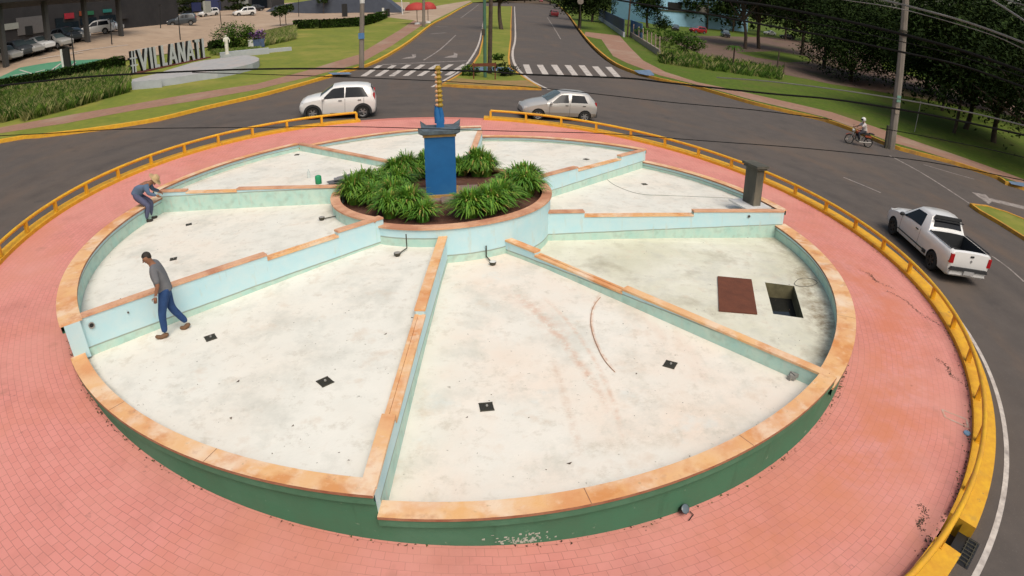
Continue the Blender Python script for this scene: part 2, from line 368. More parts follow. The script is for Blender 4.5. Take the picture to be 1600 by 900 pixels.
# ring pavement, its yellow kerb (the paving widens a little on the near left)
def BUL(a): a = (a % 360); return .55*sst((a-296)/24)*sst((352-a)/14)
mb = MB(); NR = 240
for k in range(NR):
    a0, a1 = 360*k/NR, 360*(k+1)/NR
    for j in range(6):
        t0, t1 = j/6, (j+1)/6
        def PP(a, t):
            i = circ((0, 0), 9.1, a); o = circ(OC, 12.34+BUL(a), a); x = i[0]+(o[0]-i[0])*t; y = i[1]+(o[1]-i[1])*t
            return (x, y, gz(x, y)), (rad(a)*10.5, hypot(x-.05, y-.2))
        q = [PP(a0, t0), PP(a0, t1), PP(a1, t1), PP(a1, t0)]
        mb.face([p for p, _ in q], 0, [u for _, u in q])
mb.build('pavement', m_pav, kind='structure', merge=True)
def ring(mb, c, r0, r1, z0, z1, a0=0, a1=360, n=180, mi=0):
    for k in range(n):
        b0, b1 = a0+(a1-a0)*k/n, a0+(a1-a0)*(k+1)/n
        q = [circ(c, r0, b0), circ(c, r1, b0), circ(c, r1, b1), circ(c, r0, b1)]
        mb.hexa([(x, y, gz(x, y)+z0) for x, y in q], [(x, y, gz(x, y)+z1) for x, y in q], mi)
    return mb
mb = MB()
gq = G(1503, 848, 0); GA = math.degrees(atan2(gq.x-OC[0], -(gq.y-OC[1])))
m_pav0 = plain0 = mottled('paver_plain', (.56, .21, .165), (.5, .18, .14), 5, .85)     # gap for the gully in the kerb, lower right
ring(mb, OC, 12.34, 12.82, -.3, .10, GA+1.6, 175.2, 72); ring(mb, OC, 12.34, 12.7, -.3, .10, 200.5, 290, 45)
mb2 = MB(); ring(mb2, OC, 12.34, 12.7, -.3, .004, 175.2, 200.5, 16); mb2.build('kerb_drop', m_pav0, kind='structure', merge=True)
for k in range(80):
    b0, b1 = 290+(360+GA-1.6-290)*k/80, 290+(360+GA-1.6-290)*(k+1)/80; q = [circ(OC, 12.34+BUL(b0), b0), circ(OC, 12.8+BUL(b0), b0), circ(OC, 12.8+BUL(b1), b1), circ(OC, 12.34+BUL(b1), b1)]
    mb.hexa([(x, y, gz(x, y)-.3) for x, y in q], [(x, y, gz(x, y)+.1) for x, y in q])
mb.build('kerb_strip', m_yel, kind='structure', merge=True)
# markings
mb = MB()
def quad_px(mb, pts, o=ROAD+.006, mi=0): mb.sheet([G(*p, o).xy for p in pts], off(o), mi)
ringline = MB()
for k in range(60):
    b0, b1 = 8+84*k/60, 8+84*(k+1)/60; q = [circ(OC, 13.1, b0), circ(OC, 13.21, b0), circ(OC, 13.21, b1), circ(OC, 13.1, b1)]
    ringline.face([(x, y, gz(x, y)+ROAD+.006) for x, y in q])
ringline.build('road_edge_line', m_white, kind='structure')
for i in range(7):
    b = [(563, 119), (585, 119), (607, 119), (629, 118.5), (651, 118.5), (673, 118), (694, 117.5)][i]; t = [(590, 102), (612, 102), (635, 101), (657, 101), (680, 101), (701, 100.5), (723, 100)][i]
    quad_px(mb, [b, (b[0]+9, b[1]), (t[0]+8, t[1]), t])
TL = [(68, 403), (155, 405), (243, 405), (328, 407), (415, 408), (500, 415), (583, 418)]; BL = [(95, 468), (195, 470), (290, 472), (380, 476), (470, 478), (560, 483), (648, 487)]
for t, b in zip(TL, BL):
    f = lambda p, d=0: (800+(p[0]+d)/4, p[1]/4)
    quad_px(mb, [f(b), f(b, 38), f(t, 38), f(t)])
mb.build('crosswalk_stripes', m_white, kind='structure')
mb = MB()
def line_px(mb, pts, w, o=ROAD+.006):
    pts = smooth([tuple(G(*p, o).xy) for p in pts]); A = offset(pts, -w/2); B = offset(pts, w/2)
    for i in range(len(pts)-1): mb.face([(x, y, gz(x, y)+o) for x, y in (A[i], A[i+1], B[i+1], B[i])])
line_px(mb, [(675, 136), (700, 122), (720, 109), (738, 88), (750, 62), (756, 30)], .17)
line_px(mb, [(804, 10), (805, 40), (805, 62), (801, 80), (803, 97), (814, 113), (832, 127), (858, 140)], .2)
mb.build('median_edge_line', m_white, kind='structure')
mb = MB()
line_px(mb, [(597, 101), (660, 98), (730, 95)], .28); line_px(mb, [(662, 94), (688, 77), (712, 55)], .14); line_px(mb, [(720, 28), (735, 17), (748, 7)], .15)
line_px(mb, [(855, 27), (866, 44), (876, 61)], .12)
line_px(mb, [(1390, 243), (1440, 270), (1515, 318)], .13); line_px(mb, [(1443, 257), (1480, 268), (1522, 280)], .12); line_px(mb, [(1318, 277), (1350, 290), (1376, 301)], .1)
line_px(mb, [(1550, 400), (1575, 418), (1600, 440)], .1)
line_px(mb, [(700, 42), (680, 41)], .3); line_px(mb, [(672, 53), (698, 51)], .3)
for pts in ([(627, 92), (634, 90), (645, 88), (643, 85), (650, 84.5), (650, 89), (647, 91)], [(693, 90), (700, 88), (709, 86), (709, 82), (715, 84), (714, 90)],
            [(1518, 300), (1540, 304), (1545, 309), (1600, 322), (1600, 327), (1550, 315), (1545, 319)]):
    quad_px(mb, pts, ROAD+.007)
mb.build('road_lane_markings', m_whiteF, kind='structure')
# paths over the lawns
def path_px(name, up, lo, mat, o=.026, kind='structure'):
    poly = [tuple(G(*p).xy) for p in up]+[tuple(G(*p).xy) for p in lo[::-1]]
    return MB().sheet(poly, off(o)).build(name, mat, kind=kind)
path_px('footpath', [(-60, 207), (0, 200), (100, 182), (200, 165), (300, 147), (400, 132), (475, 112), (560, 86), (625, 47), (647, 32)],
        [(-60, 217), (0, 209), (100, 194), (200, 175), (300, 159), (400, 141), (487, 120), (562, 100), (612, 72), (650, 46), (662, 38)], m_path)
path_px('plaza', [(600, 26), (640, 17), (690, 8), (734, 1)], [(612, 28), (647, 32), (662, 40), (676, 33), (700, 21), (737, 2)], m_lot, .03)
path_px('footpath', [(915, 50), (968, 56), (985, 75), (1005, 95), (1040, 113), (1090, 129), (1200, 153), (1300, 176), (1390, 207), (1450, 228), (1600, 281)],
        [(912, 56), (940, 62), (948, 74), (958, 88), (980, 99), (1030, 118), (1085, 132), (1180, 158), (1290, 184), (1390, 222), (1440, 236), (1600, 289)], m_path, .03)
m_dry = mottled('dry_earth', (.33, .2, .09), (.24, .17, .06), 3, .95, (.14, .15, .03), .8, .7)
MB().sheet([G(*p).xy for p in [(693, 130), (712, 122), (745, 126), (800, 127), (826, 126), (843, 136), (805, 135.5), (760, 134.5), (720, 132.5)]], off(.036)).build('dry_earth', m_dry, kind='structure')
path_px('ramp', [(990, 111), (1015, 110), (1022, 117)], [(998, 116), (1012, 119), (1022, 119)], m_blue, .058)
path_px('ramp', [(1575, 284), (1600, 287)], [(1580, 289), (1600, 293)], m_blue, .058)
path_px('crossing_path', [(728, 106), (760, 105), (798, 106)], [(722, 112), (760, 111), (806, 112)], m_blue, .036)
path_px('ramp', [(512, 115), (545, 114)], [(520, 118), (550, 117)], m_blue, .056)
path_px('parking_lot', [(-80, 95), (0, 80), (60, 55), (200, 25), (300, 12), (400, 8), (520, 4), (640, 4)],
        [(-80, 145), (0, 134), (100, 118), (190, 97), (260, 86), (330, 74), (400, 52), (450, 41), (520, 31), (600, 25), (640, 20)], m_lot, .13)
mb = MB(); mb.sheet([G(*p).xy for p in [(0, 123), (32, 108), (95, 98), (187, 94), (192, 97), (150, 105), (100, 112), (57, 120), (0, 126)]], off(.145)); mb.build('parking_bays', m_green, kind='structure')
mb = MB()
for a, b in (((30, 109), (62, 118)), ((95, 99), (70, 117)), ((118, 97), (104, 111)), ((55, 113), (70, 109)), ((135, 101), (160, 100)), ((20, 118), (40, 114)), ((150, 95), (150, 104)), ((110, 82), (200, 70)), ((60, 92), (130, 82)), ((210, 78), (300, 64))): line_px(mb, [a, b], .16, .16)
mb.build('bay_lines', m_white, kind='structure')
# field dirt on the right and splitter island
m_dirt = mottled('field_dirt', (.17, .11, .085), (.13, .085, .065), .5, .95, (.1, .11, .035), .12, .6)
path_px('field_dirt', [(1020, 58), (1100, 56), (1200, 58), (1400, 84), (1600, 110), (1660, 120)], [(1060, 70), (1130, 100), (1200, 112), (1300, 132), (1400, 148), (1500, 165), (1600, 185), (1660, 195)], m_dirt, .03)
path_px('field_grass', [(1150, 82), (1210, 80), (1260, 88)], [(1180, 90), (1230, 98), (1270, 96)], m_grassR, .04)
path_px('field_grass', [(1375, 95), (1430, 100), (1500, 125)], [(1380, 108), (1420, 118), (1500, 140)], m_grassR, .04)
ISL = [(1515, 318), (1540, 321), (1570, 330), (1600, 342), (1640, 356), (1700, 385), (1700, 440), (1640, 398), (1600, 371), (1560, 346), (1530, 329)]
ISW = [tuple(G(*p).xy) for p in ISL]; land('island_grass', ISW, m_grass, .0)
strip(MB(), ISW+ISW[:1], 0, -.16, ROAD-.1, .03).build('kerb', m_yel2, kind='structure')
# ---------------------------------------------------------------- the drained fountain basin
m_cap = mottled('cap_sandstone', (.77, .44, .19), (.79, .54, .33), 1.6, .7, (.66, .26, .085), .8, .75, clo=.46, chi=.62, bump=.15, bscale=40)
overlay(m_cap, (.82, .66, .5), 1.1, .5, .66, .85); overlay(m_cap, (.62, .24, .07), 1.7, .52, .66, .7, detail=6); overlay(m_cap, (.8, .6, .42), 4, .58, .68, .6, detail=8); overlay(m_cap, (.42, .15, .08), 2.3, .62, .75, .6); overlay(m_cap, (.3, .2, .12), 12, .64, .74, .4)
m_capR = mottled('cap_clay', (.62, .33, .2), (.72, .44, .28), 2.2, .7, (.42, .17, .1), 1.0, .7, clo=.48, chi=.62)
m_gre = mottled('wall_green', (.06, .195, .115), (.065, .175, .105), 2, .75, (.1, .24, .16), .7, .5, bump=.15, bscale=25)
overlay(m_gre, (.03, .08, .045), 3, .6, .75, .5, stretch=(1, 1, .15)); overlay(m_gre, (.35, .42, .34), 9, .68, .74, .5)
m_greT = mottled('wall_green_lip', (.085, .22, .14), (.06, .17, .1), 3, .7)
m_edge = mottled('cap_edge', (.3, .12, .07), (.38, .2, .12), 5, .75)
def wallmat():
    """pale blue paint; below the old water line it has gone greenish, the line itself is a brown scum mark (v = metres above the line)"""
    m, ns, ls, P = nmat('wall_aqua'); P.inputs['Roughness'].default_value = .7
    uv = N(ns, 'ShaderNodeUVMap'); sp = N(ns, 'ShaderNodeSeparateXYZ'); ls.new(uv.outputs[0], sp.inputs[0])
    nz = N(ns, 'ShaderNodeTexNoise', i_Scale=1.3, i_Detail=4.0); ls.new(uv.outputs[0], nz.inputs['Vector'])
    w = N(ns, 'ShaderNodeMath', operation='MULTIPLY_ADD'); ls.new(nz.outputs['Fac'], w.inputs[0]); w.inputs[1].default_value = .05; ls.new(sp.outputs['Y'], w.inputs[2])
    h = N(ns, 'ShaderNodeMath', operation='SUBTRACT'); ls.new(w.outputs[0], h.inputs[0]); h.inputs[1].default_value = .025
    r = N(ns, 'ShaderNodeMapRange', i_1=-.006, i_2=.006); ls.new(h.outputs[0], r.inputs[0])
    n2 = N(ns, 'ShaderNodeTexNoise', i_Scale=2.2, i_Detail=6.0, i_Roughness=.7); ls.new(uv.outputs[0], n2.inputs['Vector'])
    lo = N(ns, 'ShaderNodeMix', data_type='RGBA'); lo.inputs['A'].default_value = (.4, .63, .57, 1); lo.inputs['B'].default_value = (.54, .69, .6, 1)
    r2 = N(ns, 'ShaderNodeMapRange', i_1=.35, i_2=.65); ls.new(n2.outputs['Fac'], r2.inputs[0]); ls.new(r2.outputs[0], lo.inputs['Factor'])
    hi = N(ns, 'ShaderNodeMix', data_type='RGBA'); hi.inputs['A'].default_value = (.47, .72, .79, 1); hi.inputs['B'].default_value = (.56, .74, .78, 1); ls.new(r2.outputs[0], hi.inputs['Factor'])
    mx = N(ns, 'ShaderNodeMix', data_type='RGBA'); ls.new(r.outputs[0], mx.inputs['Factor']); ls.new(lo.outputs['Result'], mx.inputs['A']); ls.new(hi.outputs['Result'], mx.inputs['B'])
    ab = N(ns, 'ShaderNodeMath', operation='ABSOLUTE'); ls.new(h.outputs[0], ab.inputs[0])
    ln = N(ns, 'ShaderNodeMapRange', i_1=.004, i_2=.022, i_3=.75, i_4=0); ls.new(ab.outputs[0], ln.inputs[0])
    m2 = N(ns, 'ShaderNodeMix', data_type='RGBA'); m2.inputs['B'].default_value = (.2, .19, .13, 1); ls.new(mx.outputs['Result'], m2.inputs['A']); ls.new(ln.outputs[0], m2.inputs['Factor'])
    # dirt where the wall meets the floor: sediment left along the foot
    ft = N(ns, 'ShaderNodeTexNoise', i_Scale=5.0, i_Detail=5.0); ls.new(uv.outputs[0], ft.inputs['Vector'])
    fr = N(ns, 'ShaderNodeMapRange', i_1=.5, i_2=.75, i_3=0, i_4=.55); ls.new(ft.outputs['Fac'], fr.inputs[0])
    m3 = N(ns, 'ShaderNodeMix', data_type='RGBA'); m3.inputs['B'].default_value = (.33, .4, .33, 1); ls.new(m2.outputs['Result'], m3.inputs['A'])
    lowm = N(ns, 'ShaderNodeMath', operation='MULTIPLY'); inv = N(ns, 'ShaderNodeMath', operation='SUBTRACT', i_0=1.0); ls.new(r.outputs[0], inv.inputs[1])
    ls.new(inv.outputs[0], lowm.inputs[0]); ls.new(fr.outputs[0], lowm.inputs[1]); ls.new(lowm.outputs[0], m3.inputs['Factor'])
    ls.new(m3.outputs['Result'], P.inputs['Base Color'])
    overlay(m, (.55, .58, .5), 3.5, .58, .72, .6, coords='UV', stretch=(1.5, .35, 1)); overlay(m, (.3, .33, .27), 5, .66, .78, .5, coords='UV', stretch=(1.2, .25, 1))
    overlay(m, (.2, .22, .2), 14, .7, .76, .6, coords='UV')
    return m
m_wall = wallmat()
def floormat(name, a, b, c, camt, extra=()):
    m = mottled(name, a, b, 1.1, .75, c, .35, camt, clo=.42, chi=.68, bump=.12, bscale=18)
    overlay(m, (.5, .45, .36), 3.2, .54, .68, .5, detail=10, rough=.75); overlay(m, (.5, .5, .44), .9, .5, .7, .6, detail=10, rough=.7); overlay(m, (.3, .28, .22), 5.5, .63, .72, .5, detail=10, rough=.75)
    overlay(m, (.62, .5, .38), 2.4, .58, .74, .4); overlay(m, (.45, .46, .38), 1.6, .6, .76, .4, detail=8, stretch=(1, .5, 1)); overlay(m, (.2, .17, .12), 9, .68, .74, .6, detail=6); overlay(m, (.12, .1, .07), 16, .72, .76, .7, detail=3)
    for e in extra: overlay(m, *e)
    return m
m_fl = floormat('floor_lime', (.8, .785, .71), (.74, .73, .66), (.82, .72, .6), .5)
m_flp = floormat('floor_lime_rosy', (.8, .765, .69), (.74, .72, .65), (.8, .66, .54), .75, (((.68, .48, .36), .55, .57, .72, .5, 8.0, 'Object', (1, .3, 1)), ((.66, .74, .74), 1.2, .62, .76, .5)))
m_flo = floormat('floor_silt', (.77, .755, .65), (.69, .68, .57), (.56, .54, .38), .6, (((.28, .24, .15), .8, .58, .74, .55, 8.0),))
_f = lambda px, py, z: Z(px, py, z).xy
for pp, w_, c_, k_ in (([(818, 478), (885, 545), (952, 642)], .12, (.62, .4, .28), .75), ([(845, 470), (925, 560), (968, 660)], .07, (.66, .46, .34), .7), ([(800, 470), (845, 500), (885, 548)], .3, (.66, .5, .4), .6), ([(860, 560), (885, 630), (905, 700)], .09, (.6, .45, .34), .6), ([(938, 466), (924, 515), (962, 583)], .05, (.55, .28, .16), .8), ([(1010, 610), (1090, 640), (1180, 640)], .3, (.6, .52, .42), .5), ([(905, 700), (990, 690), (1080, 670)], .25, (.52, .46, .36), .5)):  # scuffs, plus the hose's shadow painted into the floor as an arc along it
    arc_stain(m_flp, [_f(x, y, -.2) for x, y in pp], w_, c_, k_)
for r_, w_, c_, k_, a_ in ((8.5, .5, (.26, .2, .12), .85, 68), (8.75, .3, (.18, .13, .08), .7, 55), (8.6, .4, (.3, .25, .15), .6, 84)): arc_stain(m_flo, [circ((0, 0), r_, a_-12), circ((0, 0), r_, a_), circ((0, 0), r_, a_+12)], w_, c_, k_, reach=1.9, nscale=3)
for m_ in (m_fl, m_flp, m_flo): arc_stain(m_, [circ((0, 0), 8.95, -90), circ((0, 0), 8.95, 0), circ((0, 0), 8.95, 90)], .12, (.34, .32, .25), .6, reach=40, nscale=2.5)
for m_ in (m_fl, m_flo): arc_stain(m_, [circ((-.46, 1.1), 3.0, -90), circ((-.46, 1.1), 3.0, 0), circ((-.46, 1.1), 3.0, 90)], .3, (.55, .52, .42), .5, reach=20, nscale=2.5)
fountain = thing('fountain_basin', 'large round drained fountain split into eight stepped basins of pale blue walls', 'fountain', (0, 0, 0))
# name: cap height, inner cap radius, azimuths, floor height outside/inside
SEC = {'12': (.04, 8.98, -7.1, 39.6, -.27, -.03), '23': (-.17, 8.86, 39.6, 95.2, -.55, -.30), '34': (.26, 8.98, 95.2, 134.7, .02, .08), '45': (.69, 8.98, 134.7, 174.6, .5, .55),
       '56': (1.08, 8.98, 174.6, 219.2, .92, .9), '67': (1.23, 8.98, 219.2, 257.6, .97, .88), '78': (1.03, 8.84, 257.6, 310.5, .58, .64), '81': (.39, 8.98, 310.5, 352.9, .24, .36)}
PC = Vector((-.46, 1.10)); PR = 2.78
# divider: outer pixel, inner pixel, cap height out/in, notch span (fractions from the outer end), drop, sideways shift of the centre line, high side sector, low side sector
DIV = {'D1': ((583, 775), (697, 373), .39, .6, (.18, .56), .10, .09), 'D8': ((90, 508), (585, 344), 1.03, .97, (.585, .83), .10, .10), 'D7': ((247, 298), (515, 291), 1.23, 1.1, (.17, .46), .06, .04),
       'D6': ((465, 223), (597, 250), 1.23, 1.1, (2, 3), .0, 0), 'D5': ((750, 204), (738, 237), 1.08, 1.0, (2, 3), 0, 0), 'D4': ((1012, 231), (858, 270), .69, .8, (.26, .66), .11, 0),
       'D3': ((1233, 328), (862, 329), .26, .45, (.42, .855), .11, 0), 'D2': ((1305, 588), (806, 377), .04, .3, (.565, .87), .08, 0)}
WTH = .155; CTH = .045
DL = {}
for k, (po, pi_, zo, zi, nt, dr, sh) in DIV.items():
    A = Z(*po, zo); B = Z(*pi_, zi); d = (B.xy-A.xy).normalized(); n = Vector((-d.y, d.x))
    A2 = A.xy+n*sh; B2 = B.xy+n*sh
    while A2.length > 9.12: A2 = A2+d*.02
    # carry the wall on to the planter and to the rim
    u = B2-PC; s = 0
    while (B2+d*s-PC).length > PR-.12 and s < 2.5: s += .05
    DL[k] = (A2, B2+d*s, d, n, zo, zi)
def slabwall(mb, path, n, hw, ztop, zbot, zw_l, zw_r, mi=0):
    """wall along path (list of 2D), ztop per point; the uv's v is the height above each side's water line"""
    for i in range(len(path)-1):
        p, q = path[i], path[i+1]; L0 = (p-path[0]).length; L1 = (q-path[0]).length; a, b = ztop[i], ztop[i+1]
        for sgn, zw in ((1, zw_l), (-1, zw_r)):
            o = n*hw*sgn; P = [(p.x+o.x, p.y+o.y), (q.x+o.x, q.y+o.y)]
            pts = [(P[0][0], P[0][1], zbot), (P[1][0], P[1][1], zbot), (P[1][0], P[1][1], b), (P[0][0], P[0][1], a)]
            uv = [(L0+sgn*31, zbot-zw), (L1+sgn*31, zbot-zw), (L1+sgn*31, b-zw), (L0+sgn*31, a-zw)]
            if sgn > 0: pts.reverse(); uv.reverse()
            mb.face(pts, mi, uv)
    for k, e in ((0, -1), (-1, 1)):
        p = path[k]; a = ztop[k]; q = [(p.x+n.x*hw, p.y+n.y*hw), (p.x-n.x*hw, p.y-n.y*hw)]
        pts = [(q[0][0], q[0][1], zbot), (q[1][0], q[1][1], zbot), (q[1][0], q[1][1], a), (q[0][0], q[0][1], a)]
        if e > 0: pts.reverse()
        mb.face(pts, mi, [(0, zbot-zw_r), (.2, zbot-zw_r), (.2, a-zw_r), (0, a-zw_r)] if e < 0 else [(0, a-zw_r), (.2, a-zw_r), (.2, zbot-zw_r), (0, zbot-zw_r)])
# sector on the left (n side) and right of each divider, walking from the rim inwards
SIDE = {'D1': ('81', '12'), 'D2': ('12', '23'), 'D3': ('23', '34'), 'D4': ('34', '45'), 'D5': ('45', '56'), 'D6': ('56', '67'), 'D7': ('67', '78'), 'D8': ('78', '81')}
for k, (A, B, d, n, zo, zi) in DL.items():
    po, pi_, _, _, nt, dr, sh = DIV[k]; L = (B-A).length; capz = lambda t: zo+(zi-zo)*t
    ends = A-d*.0
    if nt[0] < 1: segs = [(0, nt[0], 0), (nt[0], nt[1], dr), (nt[1], 1, 0)]
    else: segs = [(0, 1, 0)]
    s1, s2 = SIDE[k]; zb = min(SEC[s1][4], SEC[s2][4])-.3
    # left side normal n: which sector lies there
    mid = A+(B-A)*.3+n*.5; az = math.degrees(atan2(mid.x, -mid.y)) % 360; azd = math.degrees(atan2((A+(B-A)*.3).x, -(A+(B-A)*.3).y)) % 360
    left_is_next = ((az-azd+540) % 360-180) > 0
    sl_, sr_ = (s2, s1) if left_is_next else (s1, s2)
    mb = MB(); mc = MB()
    for (t0, t1, dz) in segs:
        P = [A+(B-A)*(t0+(t1-t0)*j/6) for j in range(7)]; zt = [capz(t0+(t1-t0)*j/6)-dz-CTH for j in range(7)]
        slabwall(mb, P, n, WTH/2, zt, zb, SEC[sl_][0]+.02, SEC[sr_][0]+.02)
        rows = [(-.5, .5)] if not dz else [(-.5, -.17), (-.15, .15), (.17, .5)]
        W = WTH+.035
        for ri, (f0, f1) in enumerate(rows):
            for j in range(6):
                q = [P[j]+n*W*f0, P[j+1]+n*W*f0, P[j+1]+n*W*f1, P[j]+n*W*f1]; z0 = zt[j]; z1 = zt[j+1]; e = .012 if ri == 1 and dz else 0
                bz = [z0, z1, z1, z0]; b = [(v.x, v.y, z+.002) for v, z in zip(q, bz)]; t = [(v.x, v.y, z+CTH-e) for v, z in zip(q, bz)]
                mc.hexa(b[::-1], t[::-1], 0 if not dz else 1) if (q[1]-q[0]).cross(q[2]-q[1]) < 0 else mc.hexa(b, t, 0 if not dz else 1)
    w = mb.build('divider_wall', m_wall, fountain)
    mc.build('cap', [m_cap if k in ('D1', 'D2') else m_capR, m_cap], w)
# rim walls with caps, and floors
for s, (zc, ri, a0, a1, fo, fi) in SEC.items():
    n = 26; RO = 9.27; mb = MB(); mc = MB(); lw = zc+.02
    for k in range(n):
        b0, b1 = a0+(a1-a0)*k/n, a0+(a1-a0)*(k+1)/n; zt = zc-CTH
        i0, i1 = circ((0, 0), ri+.05, b0), circ((0, 0), ri+.05, b1); o0, o1 = circ((0, 0), 9.2, b0), circ((0, 0), 9.2, b1); zb = fo-.3
        mb.face([(*i1, zb), (*i0, zb), (*i0, zt), (*i1, zt)], 0, [(rad(b1)*9, zb-lw+.16), (rad(b0)*9, zb-lw+.16), (rad(b0)*9, zt-lw+.16), (rad(b1)*9, zt-lw+.16)])
        g0, g1 = gz(*o0)-.15, gz(*o1)-.15
        mb.face([(*o0, min(g0, zb)), (*o1, min(g1, zb)), (*o1, zt-.12), (*o0, zt-.12)], 1)
        e0, e1 = circ((0, 0), 9.255, b0), circ((0, 0), 9.255, b1)
        mb.face([(*e0, zt-.12), (*e1, zt-.12), (*e1, zt), (*e0, zt)], 2); mb.face([(*o0, zt-.12), (*o1, zt-.12), (*e1, zt-.12), (*e0, zt-.12)], 2)
        j = .0012 if k % 9 == 0 else 0
        q = [circ((0, 0), ri, b0+j), circ((0, 0), RO, b0+j), circ((0, 0), RO, b1), circ((0, 0), ri, b1)]
        bb = [mc.vt((x, y, zt)) for x, y in q]; tt = [mc.vt((x, y, zc)) for x, y in q]
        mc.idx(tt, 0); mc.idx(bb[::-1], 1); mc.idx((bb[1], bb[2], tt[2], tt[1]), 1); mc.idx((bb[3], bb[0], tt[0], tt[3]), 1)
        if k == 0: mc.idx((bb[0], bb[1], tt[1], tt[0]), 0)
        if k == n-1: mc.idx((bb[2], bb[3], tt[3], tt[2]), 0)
    # end faces of the rim wall where a neighbour is lower
    for b in (a0, a1):
        i0, o0 = circ((0, 0), ri+.05, b), circ((0, 0), 9.2, b)
        mb.face([(*i0, fo-.3), (*o0, fo-.3), (*o0, zc-CTH), (*i0, zc-CTH)], 3, [(0, .2), (.2, .2), (.2, .9), (0, .9)])
    w = mb.build('rim_wall', [m_wall, m_gre, m_greT, MATS['wall_aqua']], fountain); mc.build('cap', [m_cap, m_edge], w, merge=True)
    for b in ([a0+(a1-a0)*x for x in ((.33, .66) if s in ('12', '23', '81') else (.5,))]):
        q0, q1 = circ((0, 0), ri+.003, b), circ((0, 0), 9.267, b); t = Vector((cos(rad(b)), sin(rad(b))))*.006
        MB().face([(q0[0]-t.x, q0[1]-t.y, zc+.0015), (q1[0]-t.x, q1[1]-t.y, zc+.0015), (q1[0]+t.x, q1[1]+t.y, zc+.0015), (q0[0]+t.x, q0[1]+t.y, zc+.0015)]).build('joint', m_edge, w)
names = list(SEC)
DN = {'12': ('D1', 'D2'), '23': ('D2', 'D3'), '34': ('D3', 'D4'), '45': ('D4', 'D5'), '56': ('D5', 'D6'), '67': ('D6', 'D7'), '78': ('D7', 'D8'), '81': ('D8', 'D1')}
PIT = [Z(1195, 442, -.5), Z(1241, 446, -.5), Z(1256, 496, -.5), Z(1208, 491, -.5)]
def floor_z(s, x, y):
    fo, fi = SEC[s][4:6]; r = hypot(x, y); t = min(1, max(0, (9-r)/6.3)); return fo+(fi-fo)*t
def fan(s, nr=10, na=24):
    ka, kb = DN[s]; A0, B0 = DL[ka][0], DL[ka][1]; A1, B1 = DL[kb][0], DL[kb][1]
    a0, a1 = (math.degrees(atan2(q.x, -q.y)) % 360 for q in (A0, A1)); rows = []
    if a1 < a0: a1 += 360
    pa0 = atan2(B0.x-PC.x, -(B0.y-PC.y)); pa1 = atan2(B1.x-PC.x, -(B1.y-PC.y))
    while pa1 < pa0: pa1 += 2*pi
    for i in range(na+1):
        t = i/na; o = Vector(circ((0, 0), 9.12, a0+(a1-a0)*t)); an = pa0+(pa1-pa0)*t; q = Vector((PC.x+2.35*sin(an), PC.y-2.35*cos(an)))
        rows.append([o+(q-o)*(j/nr) for j in range(nr+1)])
    return rows
for s in SEC:
    mb = MB(); rows = fan(s)
    if s != '23':
        for i in range(len(rows)-1):
            for j in range(len(rows[0])-1):
                q = [rows[i][j], rows[i+1][j], rows[i+1][j+1], rows[i][j+1]]; mb.face([(p.x, p.y, floor_z(s, p.x, p.y)) for p in q])
    else:
        outer = [r[0] for r in rows]+[p for p in rows[-1][1:]]+[r[-1] for r in rows[::-1][1:]]+[p for p in rows[0][::-1][1:-1]]
        pit = [p.xy for p in PIT]; loops = [[Vector((p.x, p.y, 0)) for p in outer], [Vector((p.x, p.y, 0)) for p in pit]]; allp = loops[0]+loops[1]
        ids = [mb.vt((p.x, p.y, floor_z(s, p.x, p.y))) for p in allp]
        for a in tessellate_polygon(loops):
            a = list(a)
            if (allp[a[1]]-allp[a[0]]).cross(allp[a[2]]-allp[a[0]]).z < 0: a.reverse()
            mb.idx([ids[i] for i in a])
        # the sump: four walls and still water
        for i in range(4):
            p, q = pit[i], pit[(i+1) % 4]; zp, zq = floor_z(s, p.x, p.y), floor_z(s, q.x, q.y)
            mb.face([(p.x, p.y, zp), (q.x, q.y, zq), (q.x, q.y, -1.6), (p.x, p.y, -1.6)], 1)
    m = {'12': m_flp, '23': m_flo}.get(s, m_fl)
    f = mb.build('basin_floor', [m, MATS.get('pit_wall') or mottled('pit_wall', (.2, .18, .1), (.1, .09, .05), 3, .9)], fountain)
    if s == '23':
        bm = bmesh.new(); bm.from_mesh(f.data); bmesh.ops.recalc_face_normals(bm, faces=bm.faces); bm.to_mesh(f.data); bm.free()
        m_wat, ns, ls, P = nmat('sump_water'); P.inputs['Base Color'].default_value = (.012, .014, .016, 1); P.inputs['Roughness'].default_value = .04
        MB().face([(p.x, p.y, -.86) for p in (v.xy for v in PIT)]).build('sump_water', m_wat, fountain)
# planter in the middle
m_soil = mottled('planter_soil', (.13, .055, .035), (.09, .045, .03), 6, .95, (.2, .11, .08), 1.5, .6, bump=.8, bscale=25)
mb = MB(); mc = MB()
def seg_of(x, y):
    a = math.degrees(atan2(x-PC.x, -(y-PC.y))) % 360
    best = None
    for s, (k0, k1) in DN.items():
        p0 = math.degrees(atan2(DL[k0][1].x-PC.x, -(DL[k0][1].y-PC.y))) % 360; p1 = math.degrees(atan2(DL[k1][1].x-PC.x, -(DL[k1][1].y-PC.y))) % 360
        if (a-p0) % 360 <= (p1-p0) % 360: best = s
    return best or '12'
a8 = math.degrees(atan2(DL['D8'][1].x-PC.x, -(DL['D8'][1].y-PC.y))) % 360; a6 = math.degrees(atan2(DL['D6'][1].x-PC.x, -(DL['D6'][1].y-PC.y))) % 360
def pz(a): return .95 if a6 < (a % 360) < a8 else .8
NP = 120
